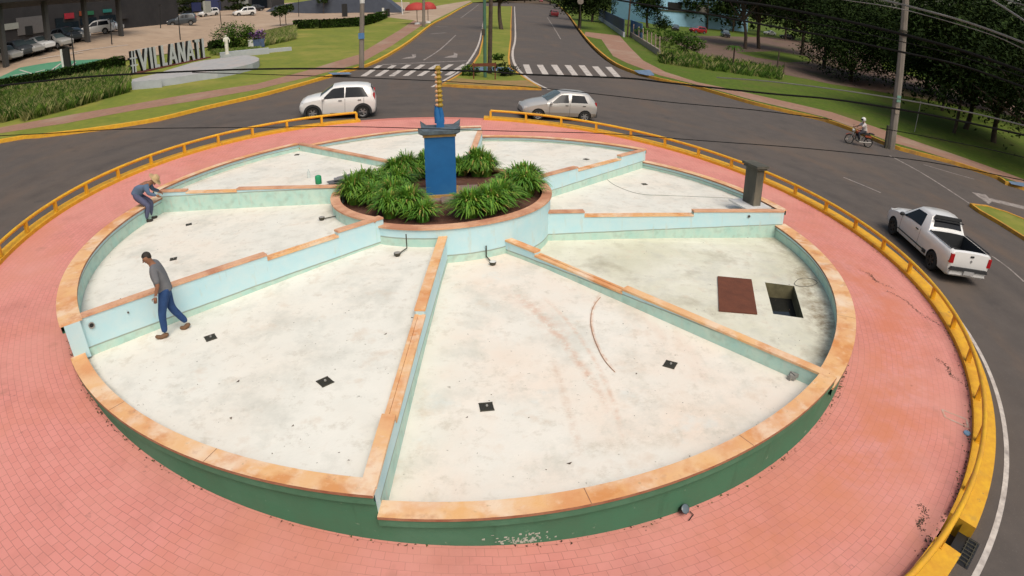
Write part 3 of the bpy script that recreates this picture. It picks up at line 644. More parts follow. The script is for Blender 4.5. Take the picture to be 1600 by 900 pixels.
for k in range(NP):
    b0, b1 = 360*k/NP, 360*(k+1)/NP; am = (b0+b1)/2; z = pz(am)
    hi = a6 < am < a8; RR = PR+(.1 if hi else 0)
    i0, i1, o0, o1 = circ(PC, RR-.22, b0), circ(PC, RR-.22, b1), circ(PC, RR-.04, b0), circ(PC, RR-.04, b1)
    x, y = circ(PC, PR, am); s = seg_of(x, y); lw = SEC[s][0]+.02 if s not in ('12', '81') else (.14 if s == '12' else .55); zb = -.7
    mb.face([(*o0, zb), (*o1, zb), (*o1, z-CTH), (*o0, z-CTH)], 0, [(rad(b0)*2.7, zb-lw), (rad(b1)*2.7, zb-lw), (rad(b1)*2.7, z-CTH-lw), (rad(b0)*2.7, z-CTH-lw)])
    mb.face([(*i1, .3), (*i0, .3), (*i0, z-CTH), (*i1, z-CTH)], 1)
    q = [circ(PC, RR-.25, b0), circ(PC, RR, b0), circ(PC, RR, b1), circ(PC, RR-.25, b1)]
    mc.hexa([(a, b, z-CTH) for a, b in q], [(a, b, z) for a, b in q])
w = mb.build('planter_wall', [m_wall, m_soil], fountain); mc.build('cap', m_capR, w)
mb = MB(); NQ = 48
for k in range(NQ):
    for j in range(6):
        r0, r1 = 2.62*j/6, 2.62*(j+1)/6; q = [circ(PC, r0, 360*k/NQ), circ(PC, r1, 360*k/NQ), circ(PC, r1, 360*(k+1)/NQ), circ(PC, r0, 360*(k+1)/NQ)]
        hh = lambda x, y: .64+.1*max(0, 1-hypot(x-PC.x, y-PC.y)/2.6)+.02*sin(5*x+3*y)*cos(4*y)
        mb.face([(x, y, hh(x, y)) for x, y in (q if j else q[1:])])
mb.build('planter_soil', m_soil, fountain, merge=True)
# ---------------------------------------------------------------- things in and around the basin
def plain(name, c, rough=.5, metal=0.0, spec=.5, coat=0, var=.85, scale=4):
    return mottled(name, c, tuple(x*var for x in c), scale, rough, metal=metal, spec=spec, coat=coat)
m_dark = plain('dark_iron', (.06, .055, .038), .8); m_rust = mottled('rust_plate', (.16, .055, .03), (.12, .042, .025), 4, .85, bump=.3)
m_black = plain('black_plastic', (.015, .015, .016), .5); m_grey = plain('grey_concrete', (.3, .29, .27), .9); m_wht = plain('white_plastic', (.7, .7, .68), .5)
index_children()
# guard rails
m_rail = mottled('rail_yellow', (.75, .43, .02), (.68, .34, .025), 3, .45, (.45, .2, .05), 2, .4, spec=.4)
def rail(azs, label):
    c = circ(OC, 12.45, azs[len(azs)//2]); root = thing('guard_rail', label, 'guard rail', (c[0], c[1], gz(*c)), group='yellow guard rails round the fountain')
    pts = []
    for k in range(len(azs)*4-3):
        a = azs[0]+(azs[-1]-azs[0])*k/(len(azs)*4-4); x, y = circ(OC, 12.45, a); pts.append((x, y, gz(x, y)+.42))
    x0, y0, z0 = pts[0]; x1, y1, z1 = pts[-1]
    mb = MB().tube(pts, .055, 8); mb.build('rail', m_rail, root, smooth=50)
    for a in azs:
        x, y = circ(OC, 12.45, a); z = gz(x, y); mb = MB(); mb.box((x, y, z+.24), (.09, .11, .34), rz=rad(a)); mb.box((x, y, z+.108), (.13, .13, .014), rz=rad(a)); mb.build('post', m_rail, root)
rail([201.2+7.2*k for k in range(16)], 'yellow guard rail along the left kerb, ending by the white hatchback')
rail([173.8-7.2*k for k in range(26)], 'yellow guard rail along the right kerb, past the silver hatchback and the pickup')
# gully in the kerb at the lower right
gp = G(1503, 845, 0); az = math.degrees(atan2(gp.x-OC[0], -(gp.y-OC[1])))
root = thing('storm_drain', 'broken kerb gully with iron bars at the foot of the yellow kerb', 'storm drain', (gp.x, gp.y, gz(gp.x, gp.y)-.1))
mb = MB(); a = rad(az)
for k in range(7):
    q = circ(OC, 12.78, az-1.2+.4*k); q2 = circ(OC, 12.98, az-1.2+.4*k); z = gz(*q)+ROAD; mb.tube([(q[0], q[1], z+.03), (q2[0], q2[1], z+.02)], .009, 6)
for r in (12.8, 12.95): mb.tube([(*circ(OC, r, az-1.4+.31*k), gz(*circ(OC, r, az-1.4+.31*k))+ROAD+.03) for k in range(10)], .009, 6)
mb.build('bars', m_dark, root)
mb = MB(); q = [circ(OC, 12.6, az-1.55), circ(OC, 13.0, az-1.5), circ(OC, 13.0, az+1.5), circ(OC, 12.6, az+1.55)]; mb.face([(x, y, gz(x, y)+ROAD+.008) for x, y in q])
q = [circ(OC, 12.6, az-1.5), circ(OC, 12.6, az+1.5)]; mb.face([(*q[0], gz(*q[0])+ROAD+.01), (*q[1], gz(*q[1])+ROAD+.01), (*q[1], gz(*q[1])+.04), (*q[0], gz(*q[0])+.04)])
mb.build('opening', m_black, root)
# painted marks and a capped pipe on the pavers
mb = MB(); m_mark = mottled('old_paint', (.5, .4, .33), (.55, .3, .22), 8, .9)
P4 = [(1472, 640), (1510, 655), (1513, 668), (1477, 652)]
for i in range(4):
    p, q = G(*P4[i], .004), G(*P4[(i+1) % 4], .004); d = (q-p).normalized(); n = Vector((-d.y, d.x, 0))*.022
    mb.face([(v.x, v.y, gz(v.x, v.y)+.004+.0008*i) for v in (p-n, q-n, q+n, p+n)])
mb.build('painted_mark', m_mark, kind='structure')
p = G(1511, 677, .01); MB().lathe([(.001, .02), (.07, .02), (.08, 0)], p, 14).build('manhole_cap', plain('cap_blue', (.2, .35, .5), .6), label='small round blue pipe cap set in the pink pavers', cat='pipe cap', kind='thing')
# floor drains
def on_floor(s, px, py, dz=0):
    z = SEC[s][4]
    for _ in range(6): p = Z(px, py, z+dz); z = floor_z(s, p.x, p.y)
    return Vector((p.x, p.y, z+dz))
DR = [('81', 329, 528, 'square drain grate just right of the walking man'), ('81', 508, 597, 'square drain grate in the middle of the lower left basin'), ('12', 760, 636, 'square drain grate near the middle of the lower right basin'),
      ('12', 1047, 570, 'square drain grate close to the long sloping wall of the lower right basin'), ('78', 271, 405, 'dark drain behind the walking man'), ('78', 295, 351, 'dark drain in the left basin below the crouching worker'),
      ('34', 1007, 288, 'small dark drain in the basin left of the stone pillar'), ('45', 916, 249, 'small dark drain in the upper right basin by the stepped wall'), ('67', 464, 242, 'tiny drain near the top of the upper left basin')]
proto = None
for i, (s, px, py, lb) in enumerate(DR):
    p = on_floor(s, px, py, .0)
    if proto is None:
        proto = thing('drain_grate', lb, 'drain', (0, 0, 0), group='drains in the basin floors'); a = .11
        mb = MB()
        for j in range(9): mb.box((-a+.0275*j, 0, .006), (.013, .2, .012))
        for yy in (-a, a): mb.box((0, yy, .006), (2*a+.02, .02, .013))
        mb.build('grate', m_dark, proto, local=True); MB().box((0, 0, .003), (2*a, 2*a, .005)).build('backing', m_black, proto, local=True)
        MB().ball((0.01, 0.01, .02), .025, 8).build('knob', m_grey, proto, local=True, smooth=60); index_children(); o = proto
    else: o = copy_tree(proto, label=lb)
    o.location = p; o.rotation_euler.z = rad([35, 40, 5, -35, 20, 25, 10, 40, 0][i]); sc = .88 if i < 4 else .7; o.scale = (sc, sc, 1)
# sump cover
q = [on_floor('23', *p_) for p_ in ((1121, 433), (1174, 438), (1183, 492), (1123, 487))]
mb = MB(); mb.hexa([v+Vector((0, 0, .004)) for v in q[::-1]], [v+Vector((0, 0, .03)) for v in q[::-1]]) if (q[1].xy-q[0].xy).cross(q[2].xy-q[1].xy) < 0 else mb.hexa([v+Vector((0, 0, .004)) for v in q], [v+Vector((0, 0, .03)) for v in q])
mb.build('sump_cover', m_rust, label='flat rusty brown square steel cover beside the open sump', cat='steel cover')
# lamp fixtures with feed pipes at the planter's foot
FX = [('81', (634, 366), (636, 391), (621, 400), 'bare bent feed pipe and lamp under the planter in the lower left basin'), ('12', (759, 384), (760, 404), (770, 414), 'round white underwater lamp on a bent pipe in the lower right basin'),
      ('78', (530, 325), (529, 340), (503, 344), 'small dark pipe and lamp near the planter in the left basin')]
for i, (s, pt, pb, pl_, lb) in enumerate(FX):
    b = on_floor(s, *pb); l = on_floor(s, *pl_); zt = min(UPZ(b, *pt), b.z+.5)
    root = thing('underwater_lamp', lb, 'lamp', l, group='lamp fixtures of the drained fountain')
    MB().tube([(b.x, b.y, zt), (b.x, b.y, b.z+.05), (l.x, l.y, l.z+.03)], .014, 8).build('pipe', m_dark, root, smooth=60)
    mb = MB(); mb.lathe([(.001, 0), (.05, 0), (.075, .05), (.075, .08)], l+Vector((0, 0, .0)), 16); mb.build('housing', m_dark, root, smooth=50)
    MB().lathe([(.001, .086), (.06, .086), (.073, .08)], l, 16).build('lens', m_wht if i == 1 else m_grey, root, smooth=50)
# wall outlets and fittings (parts of the basin)
def outlet(px, py, k, side, r=.05):
    A, B, d, n, zo, zi = DL[k]; w = ray(px, py); nn = n*side; q0 = A+nn*(WTH/2+.004); t = ((q0-CAMPOS.xy).dot(nn))/(w.xy.dot(nn)); p = CAMPOS+w*t
    M = Matrix.Translation(p) @ Vector((nn.x, nn.y, 0)).to_track_quat('Z', 'Y').to_matrix().to_4x4()
    mb = MB(); mb.lathe([(.001, .004), (r*.7, .004)], seg=14, M=M, mi=0); mb.lathe([(r*.7, .004), (r*.72, .02), (r, .02), (r, 0)], seg=14, M=M, mi=1)
    mb.build('outlet', [m_black, m_grey], fountain)
sd8 = -1 if DL['D8'][3].dot(Vector((0, -1))) < 0 else 1
outlet(143, 508, 'D8', sd8, .06); outlet(200, 488, 'D8', sd8, .02)
sd3 = -1 if DL['D3'][3].dot(Vector((0, -1))) < 0 else 1
outlet(1170, 338, 'D3', sd3, .045); outlet(1168, 373, 'D3', sd3, .04)
# flaked white paint on the green wall, low at the front
random.seed(12); mb = MB()
for _ in range(90):
    a = random.gauss(3.2, 1.1); h = random.uniform(.0, .2)*random.random()**.4; x, y = circ((0, 0), 9.203, a); z = gz(x, y)+.02+h; t = Vector((cos(rad(a)), sin(rad(a)), 0)); w_ = random.uniform(.006, .022); v = random.uniform(.006, .03); P = Vector((x, y, z))
    mb.face([P-t*w_, P+t*w_*.8-Vector((0, 0, v*.3)), P+t*w_+Vector((0, 0, v)), P-t*w_*.5+Vector((0, 0, v*.8))])
mb.build('flaked_paint', plain('flake_white', (.5, .55, .48), .9), fountain, kind='stuff')
# weeds and grit along the foot of the wall and the inner edge of the kerb
mb = MB(); m_weed = plain('weed', (.06, .09, .02), .9); m_grit = plain('grit', (.09, .055, .035), .95)
for _ in range(900):
    if random.random() < .55: a = random.choice((random.gauss(-48, 9), random.gauss(52, 8), random.uniform(-75, 75))); x, y = circ((0, 0), 9.215+abs(random.gauss(0, .035)), a)
    else: a = random.uniform(28, 110); x, y = circ(OC, 12.33-abs(random.gauss(0, .06)), a)
    s_ = random.uniform(.008, .028); b_ = random.uniform(0, 6); z = gz(x, y)+.003; P = Vector((x, y, z)); u_ = Vector((cos(b_), sin(b_), 0))*s_; v_ = Vector((-sin(b_), cos(b_), .5))*s_
    mb.face([P-u_, P+u_, P+u_*.3+v_], 0 if random.random() < .35 else 1)
for (a0, a1, r0, r1) in ((74, 66, 11.1, 12.3), (58, 54, 11.6, 12.3), (80, 75, 10.7, 11.4), (33, 30, 11.8, 12.3)):
    for k in range(150):
        t = random.random(); a = a0+(a1-a0)*t+random.gauss(0, .25); x, y = circ(OC, r0+(r1-r0)*t+.12*sin(7*t)+random.gauss(0, .03), a); s_ = random.uniform(.008, .025); b_ = random.uniform(0, 6); P = Vector((x, y, gz(x, y)+.004)); u_ = Vector((cos(b_), sin(b_), 0))*s_; v_ = Vector((-sin(b_), cos(b_), .1))*s_; mb.face([P-u_, P+u_, P+v_], 1)
mb.build('weeds_and_grit', [m_weed, m_grit], label='weeds and grit gathered along the green wall and the yellow kerb', cat='weeds', kind='stuff')
# specks of dirt and dry leaves on the basin floors
mb = MB()
for _ in range(340):
    s = random.choice(list(SEC)); a0_, a1_ = SEC[s][2:4]; a = a0_+(a1_-a0_)*random.uniform(.06, .94); r = 9.0*sqrt(random.uniform(.2, .97)); x, y = circ((0, 0), r, a)
    if hypot(x-PC.x, y-PC.y) < 3.2: continue
    s_ = random.uniform(.006, .02)*(2.2 if random.random() < .06 else 1); b_ = random.uniform(0, 6); P = Vector((x, y, floor_z(s, x, y)+.004)); u_ = Vector((cos(b_), sin(b_), 0))*s_; v_ = Vector((-sin(b_), cos(b_), .15))*s_*.8; mb.face([P-u_, P+u_*.9-v_*.4, P+u_*.3+v_])
mb.build('dirt_specks', m_grit, label='scattered dirt specks and dry leaf bits on the pale basin floors', cat='dirt', kind='stuff')
# hoses and cables lying about
def lay(name, s, pts, r, mat, lb, cat):
    P = [on_floor(s, *p_) for p_ in pts]; PP = smooth([tuple(v.xy) for v in P], 4); P3 = [(x, y, floor_z(s, x, y)+r) for x, y in PP]
    return MB().tube(P3, r, 6).build(name, mat, label=lb, cat=cat, smooth=60)
m_hoseb = plain('hose_brown', (.5, .3, .2), .7); m_cable = plain('cable_dark', (.2, .2, .17), .7)
lay('hose', '12', [(938, 465), (927, 480), (923, 500), (926, 522), (938, 552), (948, 568), (961, 582)], .008, m_hoseb, 'thin rusty brown hose lying curved on the lower right basin floor', 'hose')
lay('cable', '34', [(938, 262), (950, 282), (975, 296), (1005, 304), (1050, 306), (1100, 308), (1145, 310)], .006, m_cable, 'thin dark cable sagging across the basin floor beside the stone pillar', 'cable')
lay('cable_loop', '23', [(1241, 443), (1247, 437), (1258, 435), (1271, 437), (1277, 442), (1268, 447), (1252, 448), (1243, 446), (1241, 443)], .009, m_cable, 'loop of dark cable lying by the open sump', 'cable')
# rubble blocks in the corner of the lower right basin
for px, py, sz, rz, mt, lb in ((1237, 592, .16, .4, m_grey, 'small pale broken block in the corner of the lower right basin'), (1268, 592, .26, .9, plain('slab_dark', (.1, .11, .12), .8), 'dark broken stone lump wedged against the rim of the lower right basin')):
    p = on_floor('12', px, py); mb = MB(); random.seed(px)
    for k in range(3): mb.box((p.x+random.uniform(-.06, .06), p.y+random.uniform(-.05, .05), p.z+.045+.02*k), (sz*random.uniform(.5, 1), sz*random.uniform(.4, .7), .07), rz+k*.7)
    mb.build('rubble_block', mt, label=lb, cat='rubble')
p = G(1066, 803, .0); root = thing('floodlight', 'small grey floodlight lying against the green outer wall', 'floodlight', p)
M = Matrix.Translation(p+Vector((0, 0, .09))) @ Matrix.Rotation(.7, 4, 'X') @ Matrix.Rotation(.4, 4, 'Y')
MB().lathe([(.001, -.06), (.04, -.06), (.07, .03), (.07, .045)], seg=14, M=M).build('housing', m_black, root, smooth=50); MB().lathe([(.001, .05), (.055, .05), (.068, .043)], seg=14, M=M).build('lens', plain('lens_grey', (.12, .16, .19), .2), root, smooth=50)
MB().tube([p+Vector((.1, 0, .03)), p+Vector((.14, -.05, .01)), p+Vector((.05, -.14, .01))], .008, 6).build('cable', m_black, root)
# can, bag and bottle on and beside the left divider
p = Z(498, 287, 1.13); MB().lathe([(.001, 0), (.085, 0), (.09, .02), (.09, .19), (.075, .22), (.04, .235), (.001, .24)], p, 16).build('can', plain('can_green', (.02, .3, .13), .4), label='green plastic can standing on the left divider wall', cat='can', smooth=40)
p = on_floor('67', 483, 278); MB().lathe([(.001, 0), (.05, 0), (.05, .17), (.02, .22), (.02, .26), (.001, .26)], p, 12).build('bottle', plain('bottle_pale', (.62, .68, .66), .25), label='pale plastic bottle on the floor next to the green can', cat='bottle', smooth=40)
root = thing('roof_tile_pile', 'dark grey slabs stacked on the planter rim beside the green can', 'slabs', Z(532, 280, .97))
for k, (px, py, w_, h_, rz, dz) in enumerate(((526, 283, .5, .3, .5, .012), (540, 276, .42, .3, .7, .05), (530, 279, .3, .22, .2, .09))):
    p = Z(px, py, .97+dz); MB().box(p, (w_, h_, .025), rz).build('slab', plain('slab_grey%d' % k, (.13+.04*k, .13+.04*k, .14+.04*k), .8), root)
# stone pillar on its white slab
root = thing('stone_pillar', 'short dark streaked stone pillar with flat cap on a white slab', 'pillar', Z(1172, 320, .28))
pc = Vector((8.27, 1.31)); ang = rad(9)
m_pil = mottled('pillar_stone', (.07, .07, .06), (.11, .105, .085), 2, .8, (.32, .28, .21), .9, .5, stretch=(1, 1, .3)); m_pil2 = mottled('pillar_light', (.42, .36, .27), (.34, .29, .21), 3, .8)
mb = MB(); mb.box((pc.x, pc.y, .82), (.26, .56, 1.06), ang)
mb.m = [0, 0, 0, 1, 0, 0]
mb.build('shaft', [m_pil, m_pil2], root)
MB().box((pc.x, pc.y, 1.385), (.36, .68, .06), ang).box((pc.x, pc.y, 1.45), (.44, .76, .07), ang).build('cap_stone', m_pil, root)
MB().box((pc.x-.05, pc.y+.0, .275), (.9, .95, .05), ang).build('slab', m_wht, root)
# ---- monument
m_blu = mottled('monument_blue', (.018, .135, .36), (.016, .115, .31), 2.5, .55, (.04, .19, .42), 1.2, .5, bump=.05); m_blus = mottled('monument_side', (.03, .06, .12), (.02, .04, .08), 3, .7)
m_tile = mottled('cap_slate', (.12, .16, .19), (.07, .085, .1), 6, .7); m_trim = mottled('trim_ochre', (.5, .3, .09), (.36, .22, .09), 5, .7); m_stone = mottled('plinth_stone', (.28, .2, .17), (.2, .14, .12), 3, .9)
mc = Vector((-.47, 1.18, .72)); root = thing('monument', 'blue square pedestal with upturned roof cap carrying a slim gold figure', 'monument', mc); mz = lambda h: (mc.x, mc.y, mc.z+h)
MB().box(mz(.0), (1.9, 1.3, .06), .02).box((mc.x+.3, mc.y-.6, mc.z+.035), (.6, .5, .05), .05).build('paving', m_stone, root)
MB().box(mz(.06), (.86, .86, .08)).build('trim', m_trim, root)
mb = MB(); mb.box(mz(.85), (.76, .76, 1.5)); mb.build('pedestal', m_blu, root)
mb = MB(); mb.box(mz(1.63), (.82, .82, .06)); mb.build('cornice', m_trim, root)
mb = MB(); zc = mc.z+1.66
def ring4(h, z, lift): return [Vector((mc.x+sx*h, mc.y+sy*h, z+lift)) for sx, sy in ((-1, -1), (1, -1), (1, 1), (-1, 1))]
n = 8; rows = []
for (h, z, cl) in ((.42, zc, 0), (.47, zc+.02, .05), (.48, zc+.11, .13), (.40, zc+.10, .0), (.12, zc+.13, 0)):
    row = []
    for e in range(4):
        sx = ((-1, -1), (1, -1), (1, 1), (-1, 1)); a, b = sx[e], sx[(e+1) % 4]
        for k in range(n):
            t = k/n; x = a[0]+(b[0]-a[0])*t; y = a[1]+(b[1]-a[1])*t; c = abs(2*t-1)**14; row.append(mb.vt((mc.x+x*h*(1+.08*c*(cl > 0)), mc.y+y*h*(1+.08*c*(cl > 0)), z+cl*c*.9)))
    rows.append(row)
for i in range(len(rows)-1):
    for k in range(4*n): mb.idx((rows[i][k], rows[i][(k+1) % (4*n)], rows[i+1][(k+1) % (4*n)], rows[i+1][k]))
mb.idx(rows[0][::-1]); mb.idx(rows[-1]); mb.build('roof_cap', m_tile, root)
fz = mc.z+1.8
mb = MB(); mb.box((mc.x+.02, mc.y, fz+.08), (.2, .2, .2), 0, taper=.85); mb.tube([(mc.x-.02, mc.y, fz+.1), (mc.x-.05, mc.y, fz+.35), (mc.x-.06, mc.y+.01, fz+.56)], [.1, .08, .05], 8); mb.tube([(mc.x+.05, mc.y, fz+.1), (mc.x+.06, mc.y, fz+.3), (mc.x+.02, mc.y, fz+.5)], [.08, .06, .05], 8)
mb.build('figure_base', m_blu, root, smooth=50)
m_gold = mottled('gold_paint', (.42, .27, .03), (.3, .2, .03), 9, .5, (.12, .12, .02), 5, .6); m_gold2 = plain('gold_pink', (.6, .33, .17), .5)
mb = MB(); nz = 9
for k in range(nz):
    z = fz+.5+.118*k; mb.lathe([(.05, z), (.075, z+.03), (.085, z+.05), (.055, z+.09), (.05, z+.118)], (mc.x+.03-.004*k, mc.y, 0), 10)
mb.build('gold_column', m_gold, root, smooth=40)
for k in range(8):
    MB().ball((mc.x-.05, mc.y-.04, fz+.56+.118*k), .042, 8).build('bead', m_gold2, root, smooth=60)
# ---- strap-leaved plants in the planter
m_leafa = mottled('strap_leaf', (.11, .26, .028), (.065, .19, .02), 3, .5, spec=.35); m_leafb = mottled('strap_leaf_light', (.2, .34, .035), (.12, .25, .028), 3, .5, spec=.35)
m_leafy = mottled('strap_leaf_dry', (.42, .36, .1), (.3, .2, .07), 3, .8)
def clump(seed, n=260, R=.42, H=.5, mats=None):
    random.seed(seed); mb = MB()
    for i in range(n):
        a = random.uniform(0, 2*pi); L = random.uniform(.55, 1.0)*R*1.15; up = random.uniform(.55, 1.05)*H*1.15; w = random.uniform(.013, .022); r0 = random.uniform(0, .12); lean = random.uniform(.2, .95)
        d = Vector((cos(a), sin(a), 0)); s = Vector((-sin(a), cos(a), 0))*w; pts = []
        for k in range(6):
            t = k/5; rr = r0+L*lean*t**1.3; z = up*(1.9*t-(.75+.75*lean)*t*t); pts.append(d*rr+Vector((0, 0, max(z, .01))))
        mi = 2 if random.random() < .05 else (1 if random.random() < .35 else 0)
        for k in range(5):
            k0, k1 = (1-(k/5)**2*.8), (1-((k+1)/5)**2*.85); mb.face([pts[k]-s*k0, pts[k]+s*k0, pts[k+1]+s*k1, pts[k+1]-s*k1], mi)
    return mb.mesh('foliage', [m_leafa, m_leafb, m_leafy])
CLM = [clump(s, n_, r_, h) for s, h, n_, r_ in ((1, .52, 620, .45), (2, .46, 560, .5), (3, .58, 640, .42), (4, .42, 520, .48), (5, .5, 700, .54), (6, .38, 460, .4))]
def soil_z(x, y): return .64+.1*max(0, 1-hypot(x-PC.x, y-PC.y)/2.6)
CP = [(541, 299, 'leftmost strap-leaved clump spilling over the planter rim'), (566, 286, 'strap-leaved clump just below the grey slabs'), (577, 268, 'clump by the upper left planter rim, behind the slabs'), (606, 262, 'clump at the upper left, third from the monument'),
      (631, 268, 'clump touching the left of the monument at the back'), (655, 259, 'clump directly behind the monument on its left'), (552, 316, 'low clump between the rim corner and the left wall junction'), (585, 318, 'clump at the lower left, above the wall junction'), (615, 322, 'bushy clump second from the left in the front row'),
      (610, 337, 'yellowish clump right beside the dark corner block'), (661, 343, 'round clump in front of the monument on its left'), (735, 337, 'round clump right of the bare soil gap in front'), (765, 331, 'clump at the lower right, touching the front round one'),
      (729, 262, 'clump directly behind the monument on its right'), (757, 266, 'tall clump at the upper right of the planter'), (785, 262, 'clump beside the bare soil at the upper right'), (798, 300, 'clump at the right side, inside of the rim'), (822, 305, 'clump just inside the right planter rim'), (842, 291, 'rightmost light green clump near the rim'), (590, 300, 'clump in the dense left group, nearest the paving'), (640, 333, 'small clump filling the gap between two front row clumps'), (782, 322, 'clump in the lower right group, under the rightmost ones'), (718, 257, 'clump directly behind the monument, hidden partly by it'), (770, 258, 'low clump at the back edge, right of the monument'),
      (590, 256, 'clump at the back left edge of the planter'), (812, 290, 'bright clump second from the right rim'), (562, 303, 'dark clump packed at the left end of the planter'), (625, 300, 'low clump left of the paving in front of the monument')]
for i, (px, py, lb) in enumerate(CP):
    z = .68
    for _ in range(3): p = Z(px, py+2, z); z = soil_z(p.x, p.y)
    v = p.xy-PC
    if v.length > 2.3: v = v*(2.3/v.length)
    o = bpy.data.objects.new('strap_leaf_plant', CLM[(i*5+i//3) % 6]); COL.objects.link(o); o.location = (PC.x+v.x, PC.y+v.y, z-.02); random.seed(i); o.rotation_euler.z = random.uniform(0, 6); k = random.uniform(1.2, 1.4); o.scale = (k, k, k)
    setp(o, lb, 'plant', 'strap-leaved plants in the round planter')
# ---------------------------------------------------------------- vehicles
def paint(name, c, metal=0.0, rough=.32):
    m = mottled(name, c, tuple(x*.93 for x in c), .8, rough, metal=metal, spec=.5, coat=.6); return m
m_pw = paint('paint_white', (.78, .78, .77)); m_ps = paint('paint_silver', (.5, .49, .47), .25); m_pb = paint('paint_black', (.02, .021, .024)); m_pg = paint('paint_graphite', (.09, .1, .11), .2); m_pr = paint('paint_red', (.32, .015, .02)); m_pdr = paint('paint_maroon', (.16, .012, .018)); m_pdb = paint('paint_slate', (.06, .075, .09), .2)
m_glass, ns, ls, P = nmat('tinted_glass'); P.inputs['Base Color'].default_value = (.008, .011, .016, 1); P.inputs['Roughness'].default_value = .1; P.inputs['Specular IOR Level'].default_value = .3
m_glassc, ns, ls, P = nmat('clear_windscreen'); P.inputs['Base Color'].default_value = (.09, .12, .125, 1); P.inputs['Roughness'].default_value = .05; P.inputs['Specular IOR Level'].default_value = .8
m_tyre = plain('tyre_rubber', (.02, .02, .02), .85); m_rim = plain('wheel_silver', (.4, .4, .4), .35, .5); m_rimd = plain('wheel_dark', (.05, .045, .045), .4, .3)
m_clad = plain('grey_cladding', (.03, .032, .035), .7); m_redl = plain('tail_red', (.4, .01, .015), .2); m_head = plain('head_lens', (.55, .55, .56), .12); m_plate = plain('plate_grey', (.45, .45, .45), .5)
class Body:
    def __init__(s, st): s.st = sorted(st)
    def par(s, x):
        st = s.st
        if x <= st[0][0]: return st[0][1:]
        for a, b in zip(st, st[1:]):
            if x <= b[0]:
                t = (x-a[0])/(b[0]-a[0]); return tuple(a[i]+(b[i]-a[i])*t for i in range(1, 7))
        return st[-1][1:]
    def sec(s, x):
        zb, zbelt, zt, wb, wl, wt = s.par(x); h = zbelt-zb
        return [(0, zb), (wb-.1, zb), (wb-.02, zb+.06), (wb+.01, zb+h*.35), (wl+.012, zb+h*.72), (wl, zbelt), (wt, zt-.05 if zt-zbelt > .1 else zbelt+(zt-zbelt)*.6), (wt-.09, zt), (wt*.45, zt+.02), (0, zt+.026)]
    def side(s, x, t, off=.008):
        q = s.sec(x); a, b = q[5], q[6]; return (x, a[0]+(b[0]-a[0])*t+off, a[1]+(b[1]-a[1])*t+off*.3)
    def body_side(s, x, t, off=.006):
        """point on the flank between sill (t=0) and belt (t=1)"""
        q = s.sec(x)[2:6]; u = t*3; i = min(2, int(u)); u -= i; a, b = q[i], q[i+1]; return (x, a[0]+(b[0]-a[0])*u+off, a[1]+(b[1]-a[1])*u)
def wheel_mesh(R, w, rim):
    mb = MB(); M = Matrix.Rotation(-pi/2, 4, 'X')
    mb.lathe([(R*.62, -w/2), (R*.9, -w/2), (R, -w/2+.03), (R, w/2-.03), (R*.9, w/2), (R*.64, w/2)], seg=24, M=M)
    t = mb.mesh('tyre', [m_tyre], smooth=40)
    mr = MB(); mr.lathe([(R*.66, -w/2+.01), (R*.66, w/2-.004), (R*.6, w/2-.012), (R*.58, w/2-.05)], seg=24, M=M); mr.lathe([(.001, w/2-.055), (R*.6, w/2-.055)], seg=24, M=M, mi=1)
    for k in range(6):
        a = 2*pi*k/6; c = Vector((cos(a)*R*.34, w/2-.035, sin(a)*R*.34)); mr.hexa(*[[Vector((cos(a)*r-sin(a)*s_, yy, sin(a)*r+cos(a)*s_)) for r, s_ in ((R*.08, -.035), (R*.6, -.028), (R*.6, .028), (R*.08, .035))] for yy in (w/2-.05, w/2-.02)])
    mr.lathe([(.001, w/2-.01), (R*.14, w/2-.015), (R*.16, w/2-.05)], seg=14, M=M)
    return t, mr.mesh('rim', [rim, m_clad], smooth=40)
